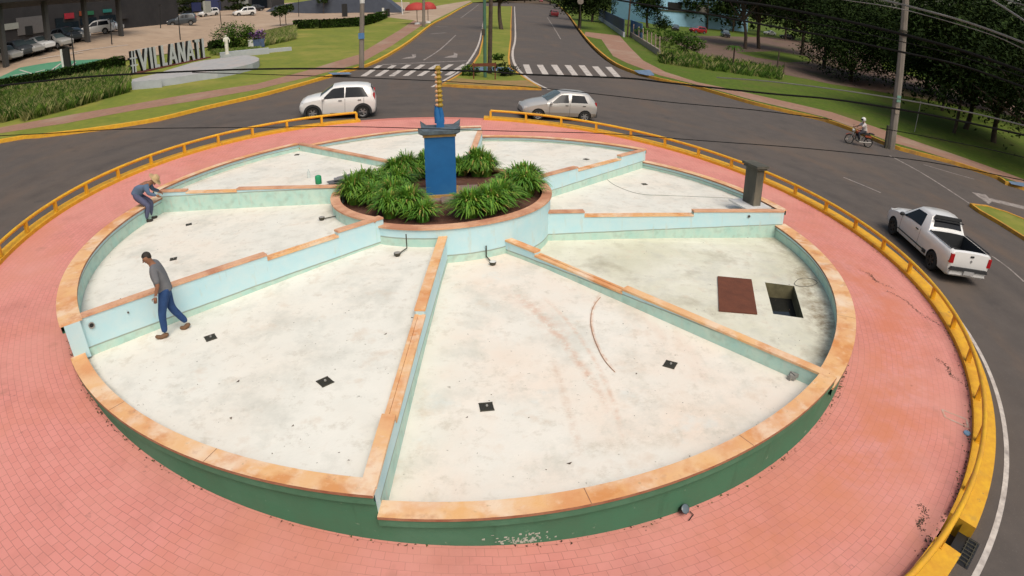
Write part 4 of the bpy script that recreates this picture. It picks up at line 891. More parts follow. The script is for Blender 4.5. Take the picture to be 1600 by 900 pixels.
def vehicle(name, label, cat, st, axles, R, pmat, win, ws, rw, rim=None, group=None, arch_clad=False, bed=None, sill=None, lower=None, trackw=None):
    root = thing(name, label, cat, (0, 0, 0), group=group); B = Body(st); rim = rim or m_rim
    mb = MB(); xs = sorted(set([s[0] for s in st]+[a+d for a in axles for d in (-R-.12, -R, -R*.5, 0, R*.5, R, R+.12)])); xs = [x for x in xs if st[0][0] <= x <= st[-1][0]] if st[0][0] < st[-1][0] else [x for x in xs if st[-1][0] <= x <= st[0][0]]
    rows = []
    for x in xs:
        q = B.sec(x); ring_ = [(x, y, z) for y, z in q]+[(x, -y, z) for y, z in q[1:-1][::-1]]; rows.append([mb.vt(p) for p in ring_])
    nn = len(rows[0])
    for i in range(len(rows)-1):
        for k in range(nn): mb.idx((rows[i][k], rows[i][(k+1) % nn], rows[i+1][(k+1) % nn], rows[i+1][k]))
    mb.idx(rows[0][::-1]); mb.idx(rows[-1])
    me = mb.mesh('body', [pmat, m_clad]); bm = bmesh.new(); bm.from_mesh(me); bmesh.ops.recalc_face_normals(bm, faces=bm.faces); bm.to_mesh(me); bm.free()
    body = bpy.data.objects.new('body', me); COL.objects.link(body)
    W = B.par(axles[0])[3]; cut = MB()
    for a in axles:
        for sg in (1, -1):
            M = Matrix.Translation((a, sg*(W+.1), R)) @ Matrix.Rotation(-pi/2, 4, 'X'); cut.lathe([(.001, -.36), (R+.055, -.36), (R+.055, .36), (.001, .36)], seg=28, M=M)
    if bed: cut.box(((bed[0]+bed[1])/2, 0, bed[2]+.5), (bed[1]-bed[0], bed[3]*2, 1.0))
    co = cut.build('cutter', pmat, merge=True); md = body.modifiers.new('b', 'BOOLEAN'); md.object = co; md.operation = 'DIFFERENCE'; md.solver = 'EXACT'
    dg = bpy.context.evaluated_depsgraph_get(); nm = bpy.data.meshes.new_from_object(body.evaluated_get(dg)); body.modifiers.clear(); body.data = nm; bpy.data.objects.remove(co)
    nm.materials.clear(); nm.materials.append(pmat); nm.materials.append(m_clad); nm.materials.append(lower or pmat)
    for p in nm.polygons:
        c = p.center; mi = 0
        for a in axles:
            if (abs(hypot(c.x-a, c.z-R)-(R+.055)) < .02 and abs(p.normal.y) < .5) or (hypot(c.x-a, c.z-R) < R+.05 and abs(c.y) < W-.15): mi = 1
        if p.normal.z < -.8 and c.z < .4: mi = 1
        if bed and bed[0]-.02 < c.x < bed[1]+.02 and abs(c.y) < bed[3]+.01 and bed[2]-.02 < c.z < B.par(c.x)[2]-.01: mi = 1
        if mi == 0 and lower and c.z < B.par(c.x)[0]+.33*(B.par(c.x)[1]-B.par(c.x)[0]): mi = 2
        p.material_index = mi
    nm.polygons.foreach_set('use_smooth', [True]*len(nm.polygons)); nm.set_sharp_from_angle(angle=rad(38)); body.parent = root
    # side windows: (x0, x1, t_low, t_high, cut front, cut rear)
    for sg in (1, -1):
        for (x0, x1, tl, th, cf, cr) in win:
            m2 = MB(); n = 8; lo = [B.side(x0+(x1-x0)*k/n, tl) for k in range(n+1)]; hi = []
            for k in range(n+1):
                x = x0+cr+(x1-cf-x0-cr)*k/n; hi.append(B.side(x, th))
            for k in range(n):
                q = [lo[k], lo[k+1], hi[k+1], hi[k]]; q = [(a_, b_*sg, c_) for a_, b_, c_ in q]
                m2.face(q if sg < 0 else q[::-1])
            m2.build('side_window', m_glass, root, local=True, merge=True, smooth=40)
    def across(x0, x1, e, nm_, mt, f0=.9, f1=.9):
        m2 = MB(); n, c = 6, 8; g = []
        for i in range(n+1):
            t = i/n; x = x0+(x1-x0)*t; q = B.sec(x); wt = q[6][0]; f = f0+(f1-f0)*t; row = []
            for k in range(c+1):
                y = (2*k/c-1)*f*wt; ay = abs(y); P_ = q[6:10]; z = P_[-1][1]
                for a_, b_ in zip(P_, P_[1:]):
                    if b_[0] <= ay <= a_[0]: z = a_[1]+(b_[1]-a_[1])*(a_[0]-ay)/max(1e-6, a_[0]-b_[0])
                row.append(m2.vt((x+e*.7, y, z+abs(e)*.6)))
            g.append(row)
        for i in range(n):
            for k in range(c): m2.idx((g[i][k], g[i][k+1], g[i+1][k+1], g[i+1][k]))
        m2.build(nm_, mt, root, local=True, merge=True, smooth=40)
    across(*ws, .01, 'windshield', m_glassc, .92, .86)
    if rw: across(*rw, -.01, 'rear_window', m_glass, .82, .82)
    for a in axles:
        for sg in (1, -1):
            t, r_ = WH[(R, rim.name)] if (R, rim.name) in WH else WH.setdefault((R, rim.name), wheel_mesh(R, .19, rim)); o = bpy.data.objects.new('wheel', t); COL.objects.link(o); o.parent = root; o.location = (a, sg*(B.par(a)[3]-.085), R)
            if sg < 0: o.rotation_euler.z = pi
            q = bpy.data.objects.new('rim', r_); COL.objects.link(q); q.parent = o
            if arch_clad:
                m2 = MB(); k0 = -8
                for k in range(20):
                    a0, a1 = rad(k0+k*(180+16)/20), rad(k0+(k+1)*(180+16)/20); y = sg*(B.par(a)[3]+.03); yi = y-sg*.06
                    f = lambda an, r: (a+cos(an)*r, R+sin(an)*r)
                    for (u, v) in ((R+.03, R+.14),):
                        p = [f(a0, u), f(a1, u), f(a1, v), f(a0, v)]; m2.hexa([(x_, yi, z_) for x_, z_ in p], [(x_, y, z_) for x_, z_ in p])
                m2.build('wheel_arch', m_clad, root, local=True)
    return root, B
WH = {}
def lampset(root, B, x, y, z, sz, mat_, nm_, rz=0):
    for sg in (1, -1): MB().box((x, sg*y, z), sz, rz*sg, taper=.8).build(nm_, mat_, root, local=True)
def mirrors(root, B, x, mt):
    for sg in (1, -1):
        p = B.side(x, .12, .09); MB().ball((p[0], sg*p[1], p[2]), .09, 10, sc=(.7, 1.1, .75)).build('mirror', mt, root, local=True, smooth=60)
def handle(root, B, x, t=.86):
    for sg in (1, -1):
        p = B.body_side(x, t, .012); MB().box((p[0], sg*p[1], p[2]), (.15, .03, .03)).build('door_handle', m_clad, root, local=True)
def seam(root, B, xs_):
    for x in xs_:
        for sg in (1, -1):
            mb = MB()
            for k in range(6):
                a, b = B.body_side(x, k/6, .004), B.body_side(x, (k+1)/6, .004); q = [(a[0]-.006, sg*a[1], a[2]), (a[0]+.006, sg*a[1], a[2]), (b[0]+.006, sg*b[1], b[2]), (b[0]-.006, sg*b[1], b[2])]; mb.face(q)
            mb.build('door_seam', m_clad, root, local=True)
def bumper(root, x, z, w, d, h, mt, nm_='bumper'):
    MB().box((x, 0, z), (d, w, h), taper=.92).build(nm_, mt, root, local=True)
def place(root, pf, pr, lift=0, flip=False):
    """stand a vehicle with its front axle towards pixel pf and rear axle towards pixel pr"""
    a, b = G(*pf, ROAD), G(*pr, ROAD); c = (a+b)/2; h = atan2((a-b).y, (a-b).x)
    n = Vector((-(a-b).y, (a-b).x)).normalized(); v = (c-CAMPOS).xy; n = n if n.dot(v) > 0 else -n; c = c+Vector((n.x, n.y, 0))*.72; root.matrix_world = on_slope((c.x, c.y, gz(c.x, c.y)+ROAD+lift), h); return c, h
# white compact hatchback
ST = [(-1.77, .42, .66, .78, .62, .66, .58), (-1.72, .26, .80, .95, .74, .78, .70), (-1.64, .22, .94, 1.16, .79, .80, .66), (-1.52, .2, .97, 1.40, .80, .81, .60), (-1.35, .2, .97, 1.475, .81, .82, .59), (-.9, .2, .96, 1.52, .815, .825, .60), (-.2, .2, .95, 1.525, .815, .825, .61), (.2, .2, .94, 1.47, .815, .825, .60),
      (.82, .2, .92, 1.04, .81, .815, .70), (1.15, .2, .88, .99, .80, .80, .66), (1.5, .21, .80, .91, .775, .78, .60), (1.7, .26, .70, .80, .71, .72, .55), (1.78, .36, .60, .68, .6, .62, .5)]
hb, B = vehicle('hatchback', 'white compact hatchback on the ring road, behind the left rail end', 'car', ST, (1.15, -1.15), .29, m_pw, [(-1.40, -.35, .08, .93, .02, .26), (-.31, .70, .06, .93, .40, .0)], (.80, .22), (-1.50, -1.62), arch_clad=True, group='cars on the ring road')
lampset(hb, B, 1.62, .60, .72, (.2, .2, .13), m_head, 'headlight', -.5); lampset(hb, B, -1.66, .70, .96, (.1, .14, .42), m_redl, 'taillight'); mirrors(hb, B, .66, m_pw); handle(hb, B, -.12); handle(hb, B, -1.0); seam(hb, B, (.7, -.34, -1.2)); bumper(hb, 1.71, .42, 1.1, .16, .16, m_clad, 'grille'); bumper(hb, -1.7, .36, 1.25, .16, .2, m_clad)
MB().box((1.795, 0, .48), (.01, .42, .12)).build('number_plate', m_plate, hb, local=True); MB().box((-.4, 0, .24), (1.5, 1.66, .09)).build('sill_trim', m_clad, hb, local=True)
place(hb, (487, 187), (569, 184))
# silver hatchback
ST2 = [(-1.83, .42, .62, .74, .62, .66, .6), (-1.78, .26, .78, .93, .74, .78, .70), (-1.66, .22, .9, 1.12, .79, .80, .64), (-1.40, .2, .92, 1.37, .80, .81, .575), (-1.15, .2, .92, 1.43, .81, .82, .575), (-.4, .2, .91, 1.45, .81, .82, .585), (.05, .2, .90, 1.41, .81, .82, .58),
       (.76, .2, .87, .97, .81, .81, .70), (1.2, .2, .80, .90, .79, .79, .66), (1.62, .21, .70, .80, .75, .76, .58), (1.84, .27, .6, .68, .68, .69, .52), (1.93, .36, .52, .58, .58, .6, .48)]
m_beige = paint('paint_silver_low', (.36, .31, .26), .2)
sh, B = vehicle('hatchback', 'silver five-door hatchback on the ring road behind the right yellow rail', 'car', ST2, (1.2, -1.17), .285, m_ps, [(-1.28, -.42, .12, .86, .06, .16), (-.30, .6, .1, .88, .44, .0)], (.74, .07), (-1.42, -1.64), lower=m_beige, group='cars on the ring road')
lampset(sh, B, 1.76, .56, .62, (.2, .24, .13), m_head, 'headlight', -.45); lampset(sh, B, -1.72, .70, .86, (.1, .13, .32), m_redl, 'taillight'); mirrors(sh, B, .6, m_ps); handle(sh, B, -.2); handle(sh, B, -1.1); seam(sh, B, (.66, -.36)); bumper(sh, 1.85, .36, 1.24, .16, .2, m_clad); bumper(sh, -1.76, .4, 1.4, .2, .3, m_clad)
place(sh, (838, 188), (915, 191)); sh.matrix_world = sh.matrix_world @ Matrix.Scale(.95, 4)
# white pickup
ST3 = [(-2.28, .40, .60, .78, .64, .68, .62), (-2.24, .27, .88, 1.00, .76, .79, .74), (-2.16, .24, .94, 1.03, .80, .815, .775), (-1.4, .24, .95, 1.035, .825, .83, .79), (-.75, .22, .95, 1.04, .825, .83, .79), (-.66, .22, .95, 1.07, .825, .83, .72), (-.42, .22, .94, 1.46, .82, .825, .585), (-.1, .22, .93, 1.49, .82, .825, .595), (.35, .22, .92, 1.46, .82, .825, .59),
       (1.02, .22, .9, 1.01, .815, .82, .72), (1.38, .22, .86, .96, .81, .81, .68), (1.8, .22, .76, .86, .78, .78, .62), (2.05, .28, .64, .74, .7, .71, .54), (2.13, .38, .56, .62, .6, .62, .5)]
pk, B = vehicle('pickup_truck', 'white two-door pickup with open black load bed on the right of the ring road', 'pickup truck', ST3, (1.38, -1.38), .30, m_pw, [(-.30, .86, .1, .88, .5, .12)], (1.0, .37), (-.45, -.62), rim=m_rimd, bed=(-2.14, -.74, .62, .66))
lampset(pk, B, 1.96, .58, .68, (.2, .24, .13), m_head, 'headlight', -.45); lampset(pk, B, -2.235, .735, .80, (.1, .15, .27), m_redl, 'taillight'); mirrors(pk, B, .86, m_clad); handle(pk, B, -.16); seam(pk, B, (.9, -.36)); bumper(pk, 2.06, .38, 1.24, .16, .2, m_clad); bumper(pk, -2.27, .52, 1.5, .16, .1, m_clad); bumper(pk, -2.24, .4, 1.44, .14, .14, m_pw)
MB().box((-2.36, 0, .43), (.012, .4, .12)).build('number_plate', m_plate, pk, local=True); MB().box((-2.265, 0, .93), (.03, .13, .05)).build('tailgate_handle', m_clad, pk, local=True); MB().lathe([(.001, .0), (.045, 0), (.05, -.01)], seg=14, M=Matrix.Translation((-2.285, 0, .78)) @ Matrix.Rotation(-pi/2, 4, 'Y')).build('badge', m_rim, pk, local=True)
MB().box((-.5, 0, 1.45), (.07, 1.12, .1), taper=.9).box((-.58, 0, 1.37), (.04, 1.2, .04)).build('rear_rack', m_clad, pk, local=True)
for sg in (1, -1): MB().tube([(.98, sg*.842, .42), (-.95, sg*.842, .42)], .018, 6).box((-.88, sg*.842, .4), (.2, .02, .12)).build('side_strip', m_clad, pk, local=True)
for sg in (1, -1): MB().tube([(-.76, sg*.74, 1.06), (-2.1, sg*.74, 1.055)], .022, 6).build('bed_rail', m_clad, pk, local=True)
MB().box((-2.02, .52, .7), (.16, .14, .2)).build('crate', plain('crate_tan', (.5, .38, .24), .8), pk, local=True)
place(pk, (1391, 364), (1456, 424))
# generic parked cars
STS = [(-2.1, .42, .62, .8, .64, .68, .6), (-2.04, .28, .86, .98, .76, .8, .7), (-1.5, .22, .92, 1.04, .82, .83, .68), (-.95, .2, .92, 1.36, .83, .84, .58), (-.4, .2, .91, 1.44, .83, .84, .59), (.1, .2, .9, 1.41, .83, .84, .59), (.9, .2, .87, .98, .82, .83, .7), (1.35, .2, .82, .92, .81, .81, .66), (1.85, .22, .72, .82, .76, .77, .58), (2.08, .34, .58, .66, .62, .64, .52)]
sedan, B = vehicle('parked_car', 'x', 'car', STS, (1.3, -1.3), .3, m_pw, [(-1.0, -.3, .1, .86, .04, .3), (-.24, .76, .1, .86, .46, 0)], (.88, .12), (-.98, -1.46))
lampset(sedan, B, 1.98, .58, .7, (.16, .22, .12), m_head, 'headlight', -.4); lampset(sedan, B, -2.05, .66, .84, (.08, .2, .14), m_redl, 'taillight'); bumper(sedan, 2.03, .38, 1.2, .1, .16, m_clad, 'grille')
STV = [(-2.05, .42, .7, .86, .7, .74, .64), (-2.0, .28, .95, 1.12, .82, .85, .72), (-1.86, .26, 1.02, 1.5, .86, .87, .64), (-1.6, .25, 1.02, 1.62, .87, .88, .64), (-.4, .25, 1.0, 1.67, .87, .88, .66), (.2, .25, .99, 1.61, .87, .88, .65), (.95, .25, .97, 1.1, .86, .87, .74), (1.4, .25, .93, 1.05, .85, .86, .7), (1.9, .28, .82, .93, .8, .81, .62), (2.1, .38, .66, .76, .68, .7, .56)]
suv, B = vehicle('parked_car', 'x', 'car', STV, (1.3, -1.25), .34, m_pw, [(-1.75, -.4, .1, .86, .04, .2), (-.32, .8, .1, .86, .42, 0)], (.93, .23), (-1.84, -1.98))
lampset(suv, B, 2.0, .62, .8, (.16, .24, .13), m_head, 'headlight', -.4); lampset(suv, B, -1.98, .76, 1.0, (.1, .14, .34), m_redl, 'taillight'); bumper(suv, 2.06, .42, 1.3, .1, .18, m_clad, 'grille')
index_children()
GLOT = 'cars parked in front of the dark shop building'; GR = 'cars parked by the pale blue building'
def pcar(proto, px, py, heading, mat_, label, group, first=[set()], off_=.03):
    p = G(px, py, off_)
    M = on_slope((p.x, p.y, gz(p.x, p.y)+off_), rad(heading)); o = proto if proto.name not in first[0] and not first[0].add(proto.name) else copy_tree(proto)
    o.matrix_world = M; setp(o, label, None, group)
    if 1:
        for c in COL.objects:
            if c.parent is o and c.name.split('.')[0] == 'body':
                for s_ in c.material_slots:
                    s_.link = 'OBJECT'; s_.material = mat_; break
    return o
H = -22
pcar(sedan, 12, 96, H, m_ps, 'silver sedan at the near end of the shop row, cut by the frame edge', GLOT); pcar(suv, 30, 90, H, m_pg, 'dark estate second in the shop row, behind the silver sedan', GLOT); pcar(sedan, 45, 86, H, m_ps, 'silver sedan between the dark estate and a white sedan', GLOT); pcar(sedan, 62, 80, H, m_pw, 'white sedan third in the row, just left of the canopy column', GLOT)
pcar(sedan, 90, 75, H, m_ps, 'light grey sedan right behind the canopy column', GLOT); pcar(suv, 104, 67, H, m_pdb, 'slate blue car between the column and a white sedan', GLOT); pcar(sedan, 117, 64, H+4, m_pw, 'white sedan nosed towards the big white SUV', GLOT)
pcar(suv, 152, 54, 195, m_pw, 'big white SUV parked tail out under the shop signs', GLOT); pcar(sedan, 172, 50, H, m_pw, 'white car nose peeking out behind the big white SUV', GLOT); pcar(sedan, 203, 38, 190, m_ps, 'silver hatchback left of the dark pine tree', GLOT); pcar(sedan, 222, 34, H, m_ps, 'silver car tucked behind the silver hatchback', GLOT)
pcar(suv, 285, 40, 200, m_pdb, 'dark slate hatchback driving alone across the lot', GLOT); pcar(sedan, 259, 30, 250, m_pg, 'dark car in the shade under the pine crowns', GLOT); pcar(suv, 326, 26, 240, m_pw, 'white car parked near a thin black lamp post, left of another white car', GLOT); pcar(sedan, 294, 21, 200, m_ps, 'light car behind the dark slate hatchback', GLOT)
pcar(suv, 382, 25, 215, m_pw, 'bright white car at the right end of the far lot row', GLOT); pcar(sedan, 397, 18, 215, m_pb, 'black car behind the bright white one', GLOT)
pcar(sedan, 1055, 48, 250, m_pb, 'black car with white plate beside the round dark bush', GR, off_=.02); pcar(suv, 1090, 52, 200, m_pr, 'bright red car in front of the pale blue wall', GR, off_=.02); pcar(suv, 1133, 58, 255, m_pb, 'black car standing alone right of the red one', GR, off_=.02)
pcar(sedan, 1229, 61, 160, m_pb, 'dark sedan on the grass under the far trees', 'cars under the far trees', off_=.02); pcar(sedan, 1202, 55, 200, m_pw, 'white car half hidden behind a tree trunk', 'cars under the far trees', off_=.02); pcar(suv, 1320, 88, 180, m_ps, 'pale car glimpsed beneath the dark tree crown', 'cars under the far trees', off_=.02)
pcar(suv, 865, 26, 88, m_pdr, 'dark red car driving away on the right-hand avenue', 'cars on the avenue', off_=ROAD); pcar(sedan, 845, 3, 268, m_pr, 'small red car far up the right-hand avenue', 'cars on the avenue', off_=ROAD)
# ---------------------------------------------------------------- people
def skin(name, J, E, mat_, sub=2, root='pelvis', smooth_=True):
    names_ = list(J); idx_ = {n_: i for i, n_ in enumerate(names_)}; me = bpy.data.meshes.new(name)
    me.from_pydata([J[n_][0] for n_ in names_], [(idx_[a], idx_[b]) for a, b in E], []); o = bpy.data.objects.new(name, me); COL.objects.link(o)
    md = o.modifiers.new('s', 'SKIN'); md.use_smooth_shade = True
    for i, n_ in enumerate(names_):
        r = J[n_][1]; v = me.skin_vertices[0].data[i]; v.radius = r if isinstance(r, tuple) else (r, r); v.use_root = (n_ == root)
    sb = o.modifiers.new('d', 'SUBSURF'); sb.levels = sub; sb.render_levels = sub
    nm = bpy.data.meshes.new_from_object(o.evaluated_get(bpy.context.evaluated_depsgraph_get())); bpy.data.objects.remove(o)
    nm.materials.clear(); nm.materials.append(mat_); return nm
def join_mesh(me, mb, mats):
    """append loose shapes (fingers, features) to a grown mesh"""
    n0 = len(me.materials)
    for m in mats: me.materials.append(m)
    t = mb.mesh('t', mats); bm = bmesh.new(); bm.from_mesh(me); k = len(bm.faces); bm.from_mesh(t); bm.faces.ensure_lookup_table()
    for f in bm.faces[k:]: f.material_index += n0; f.smooth = True
    bm.to_mesh(me); bm.free(); bpy.data.meshes.remove(t)
m_skin = mottled('skin_brown', (.3, .15, .09), (.26, .12, .07), 8, .6); m_hair = plain('hair_dark', (.02, .015, .012), .7); m_eye = plain('eye_dark', (.02, .015, .012), .3)
def hand(mb, w, d, side, size=1.0, curl=.6):
    """palm with four fingers and a thumb; w wrist, d direction, side thumb-ward direction"""
    d = Vector(d).normalized(); s_ = Vector(side); s_ = (s_-d*s_.dot(d)).normalized(); nrm = d.cross(s_); w = Vector(w)
    mb.tube([w, w+d*.04*size, w+d*.09*size], [.026*size, .036*size, .034*size], 8)
    for k, L in enumerate((.068, .078, .072, .056)):
        b = w+d*.085*size+s_*(.026-.0175*k)*size; m_ = b+d*L*.55*size+nrm*.008; e = m_+(d*(1-curl)+nrm*curl)*L*.5*size; mb.tube([b-d*.02, b, m_, e], [.0095*size, .0095*size, .0085*size, .006*size], 6)
    b = w+d*.03*size+s_*.03*size; mb.tube([b, b+(d*.6+s_)*.03*size, b+(d+s_*.5)*.055*size], [.012*size, .011*size, .008*size], 6)
def head_bits(mb, c, f, up, l):
    c, f, up, l = Vector(c), Vector(f).normalized(), Vector(up).normalized(), Vector(l).normalized()
    mb.tube([c+f*.07+up*.01, c+f*.104-up*.028, c+f*.075-up*.034], [.012, .016, .008], 6, 0)
    for s_ in (1, -1): mb.ball(c+f*.074+l*.032*s_+up*.012, .011, 6, 1); mb.ball(c-f*.005+l*.074*s_-up*.012, .024, 8, 0, (.7, .5, 1))
    mb.tube([c+f*.07-up*.056-l*.022, c+f*.08-up*.055, c+f*.07-up*.056+l*.022], .007, 5, 2)
m_lip = plain('lips', (.25, .09, .07), .6)
def person(label, M, J, Eb, shirt, trousers, mats, group=None, feet=(), hair=True, extra=None):
    root = thing('person', label, 'person', M=M, group=group)
    cov = ('pelvis', 'belly', 'chest', 'hil', 'hir', 'knl', 'knr', 'anl', 'anr', 'shl', 'shr')
    body = skin('body', {k: ((v[0], (tuple(r*.72 for r in v[1]) if isinstance(v[1], tuple) else v[1]*.72)) if k in cov else v) for k, v in J.items() if k not in ('hem', 'waist')}, Eb, m_skin); mb = MB()
    hc = Vector(J['head'][0]); nk = Vector(J['neck'][0]); up = (hc-nk).normalized(); l = Vector((0, 1, 0)); f = l.cross(up).normalized()
    if 'hf' in mats: f = Vector(mats['hf']).normalized(); l = up.cross(f).normalized(); f = l.cross(up).normalized()
    head_bits(mb, hc, f, up, l)
    for h_ in mats['hands']: hand(mb, *h_)
    join_mesh(body, mb, [m_skin, m_eye, m_lip]); bo = bpy.data.objects.new('body', body); COL.objects.link(bo); bo.parent = root
    for nm_, keys, E_, grow, mt, rt in ((shirt[0], shirt[1], shirt[2], shirt[3], mats['shirt'], shirt[4]), (trousers[0], trousers[1], trousers[2], trousers[3], mats['trousers'], 'pelvis')):
        JJ = {k: (J[k][0] if isinstance(k, str) else k, (tuple(r+grow for r in J[k][1]) if isinstance(J[k][1], tuple) else J[k][1]+grow)) for k in keys}
        me = skin(nm_, JJ, E_, mt, root=rt); o = bpy.data.objects.new(nm_, me); COL.objects.link(o); o.parent = root
    for (a, toe) in feet:
        a = Vector(a); toe = Vector(toe); d = toe-a; mb = MB(); mb.tube([a-d*.3-Vector((0, 0, .035)), a-Vector((0, 0, .035)), a+d*.5-Vector((0, 0, .05)), toe-Vector((0, 0, .0)), toe+d*.12], [.03, .05, .048, .036, .012], 10)
        mb.build('shoe', mats['shoes'], root, local=True, smooth=60)
    if hair:
        mb = MB(); c = hc-f*.012+up*.012; R_ = Matrix((f, l, up)).transposed().to_4x4(); M2 = Matrix.Translation(c) @ R_
        pr = []; n = 10
        for i in range(n+1):
            a = pi*.52*i/n; pr.append((max(.001, .097*sin(a)), .1*cos(a)))
        mb.lathe(pr, seg=18, M=M2 @ Matrix.Rotation(rad(-40), 4, 'Y') @ Matrix.Diagonal((1, .86, 1, 1))); mb.build('hair', mats['hair'], root, local=True, smooth=60)
    return root
BE = [('pelvis', 'belly'), ('belly', 'chest'), ('chest', 'neck'), ('neck', 'head'), ('head', 'crown'), ('chest', 'shl'), ('shl', 'ell'), ('ell', 'wrl'), ('chest', 'shr'), ('shr', 'elr'), ('elr', 'wrr'), ('pelvis', 'hil'), ('hil', 'knl'), ('knl', 'anl'), ('pelvis', 'hir'), ('hir', 'knr'), ('knr', 'anr')]
SH = ('shirt', ['hem', 'pelvis', 'belly', 'chest', 'shl', 'shr', 'ell', 'elr'], [('hem', 'pelvis'), ('pelvis', 'belly'), ('belly', 'chest'), ('chest', 'shl'), ('chest', 'shr'), ('shl', 'ell'), ('shr', 'elr')], .018, 'chest')
SHL = ('shirt', SH[1]+['wrl', 'wrr'], SH[2]+[('ell', 'wrl'), ('elr', 'wrr')], .016, 'chest')
TR = ('trousers', ['waist', 'pelvis', 'hil', 'hir', 'knl', 'knr', 'anl', 'anr'], [('waist', 'pelvis'), ('pelvis', 'hil'), ('pelvis', 'hir'), ('hil', 'knl'), ('hir', 'knr'), ('knl', 'anl'), ('knr', 'anr')], .02)
def joints(d):
    d = dict(d); pv_ = Vector(d['pelvis']); bl_ = Vector(d['belly']); u_ = (bl_-pv_).normalized(); d['hem'] = pv_-u_*.07; d['waist'] = pv_+u_*.07
    R_ = dict(pelvis=(.135, .155), hem=(.14, .16), waist=(.12, .14), belly=(.135, .155), chest=(.145, .18), neck=.058, head=(.108, .094), crown=(.085, .08), shl=.07, shr=.07, ell=.047, elr=.047, wrl=.028, wrr=.028, hil=.1, hir=.1, knl=.066, knr=.066, anl=.045, anr=.045)
    return {k: (Vector(v), R_[k]) for k, v in d.items()}
m_tee = mottled('shirt_grey', (.17, .175, .19), (.14, .145, .16), 5, .9, bump=.2); m_jean = mottled('jeans_blue', (.03, .075, .2), (.02, .05, .14), 5, .9, bump=.2); m_shoe = plain('shoe_brown', (.17, .09, .045), .7)
# walking man
fa = Z(256, 522, .30); fb = Z(293, 515, .30); mid = (fa+fb)/2; hd = atan2((fa-fb).y, (fa-fb).x)
zf = floor_z('81', mid.x, mid.y); Lf = min((fa-fb).length, .62)/2
Mw = Matrix.Translation((mid.x, mid.y, zf)) @ Matrix.Rotation(hd, 4, 'Z') @ Matrix.Scale(.95, 4)
J = joints(dict(pelvis=(0, 0, .93), belly=(.02, 0, 1.08), chest=(.08, 0, 1.32), neck=(.145, 0, 1.49), head=(.2, 0, 1.59), crown=(.225, 0, 1.655), shl=(.1, .18, 1.40), ell=(.06, .235, 1.12), wrl=(.16, .22, .9), shr=(.1, -.18, 1.40), elr=(.0, -.24, 1.13), wrr=(.08, -.25, .89),
    hil=(0, .09, .88), knl=(.15, .1, .5), anl=(Lf-.04, .1, .1), hir=(0, -.09, .88), knr=(-.02, -.1, .49), anr=(-Lf-.02, -.1, .14)))
Jw = dict(J); wlk = person('dark-haired man in grey T-shirt and blue jeans walking head down', Mw, J, BE, ('shirt', SH[1], SH[2], .018, 'chest'), TR, dict(shirt=m_tee, trousers=m_jean, shoes=m_shoe, hair=m_hair, hf=(.8, .1, -.55), hands=[((.165, .22, .89), (.25, 0, -1), (1, 0, .2)), ((.085, -.25, .88), (.2, 0, -1), (1, 0, .2))]),
    feet=[((Lf-.04, .1, .085), (Lf+.15, .1, .05)), ((-Lf-.02, -.1, .11), (-Lf+.13, -.1, .045))], group='people')
wt = MB().lathe([(.036, -.012), (.04, -.008), (.04, .008), (.036, .012)], seg=12, M=Matrix.Translation((.155, .22, .91))).build('watch', m_plate, wlk, local=True)
# crouching worker
fo = on_floor('78', 237, 344); hd = rad(12)
J = joints(dict(pelvis=(-.3, 0, .8), belly=(-.2, 0, .93), chest=(.02, 0, 1.04), neck=(.2, 0, 1.08), head=(.3, 0, 1.09), crown=(.36, 0, 1.12), shl=(.08, .2, 1.02), ell=(.14, .24, .82), wrl=(.34, .16, .76), shr=(.08, -.2, 1.02), elr=(.14, -.24, .82), wrr=(.32, -.14, .72),
    hil=(-.28, .09, .74), knl=(.06, .13, .48), anl=(-.06, .12, .09), hir=(-.28, -.09, .74), knr=(.04, -.14, .46), anr=(-.12, -.13, .09)))
m_den = mottled('shirt_denim', (.11, .17, .28), (.09, .14, .22), 4, .9, bump=.2); m_trg = mottled('trousers_greyblue', (.1, .11, .19), (.08, .085, .15), 4, .9); m_straw = mottled('straw', (.55, .4, .22), (.45, .32, .17), 20, .9)
wk = person('worker in straw hat and long blue shirt bending over the divider wall', Matrix.Translation(fo) @ Matrix.Rotation(hd, 4, 'Z'), J, BE, SHL, TR, dict(shirt=m_den, trousers=m_trg, shoes=plain('boot_black', (.03, .025, .02), .7), hair=m_hair, hf=(.75, 0, -.6), hands=[((.34, .16, .76), (.8, -.2, -.6), (0, -1, .3)), ((.32, -.14, .72), (.8, .2, -.6), (0, 1, .3))]),
    feet=[((-.06, .12, .085), (.13, .13, .05)), ((-.12, -.13, .085), (.07, -.14, .05))], group='people')
Mh = Matrix.Translation((.33, 0, 1.15)) @ Matrix.Rotation(rad(52), 4, 'Y')
MB().lathe([(.22, .0), (.2, .012), (.12, .01), (.1, .03), (.095, .1), (.07, .125), (.001, .13)], seg=20, M=Mh).build('hat', m_straw, wk, local=True, smooth=50)
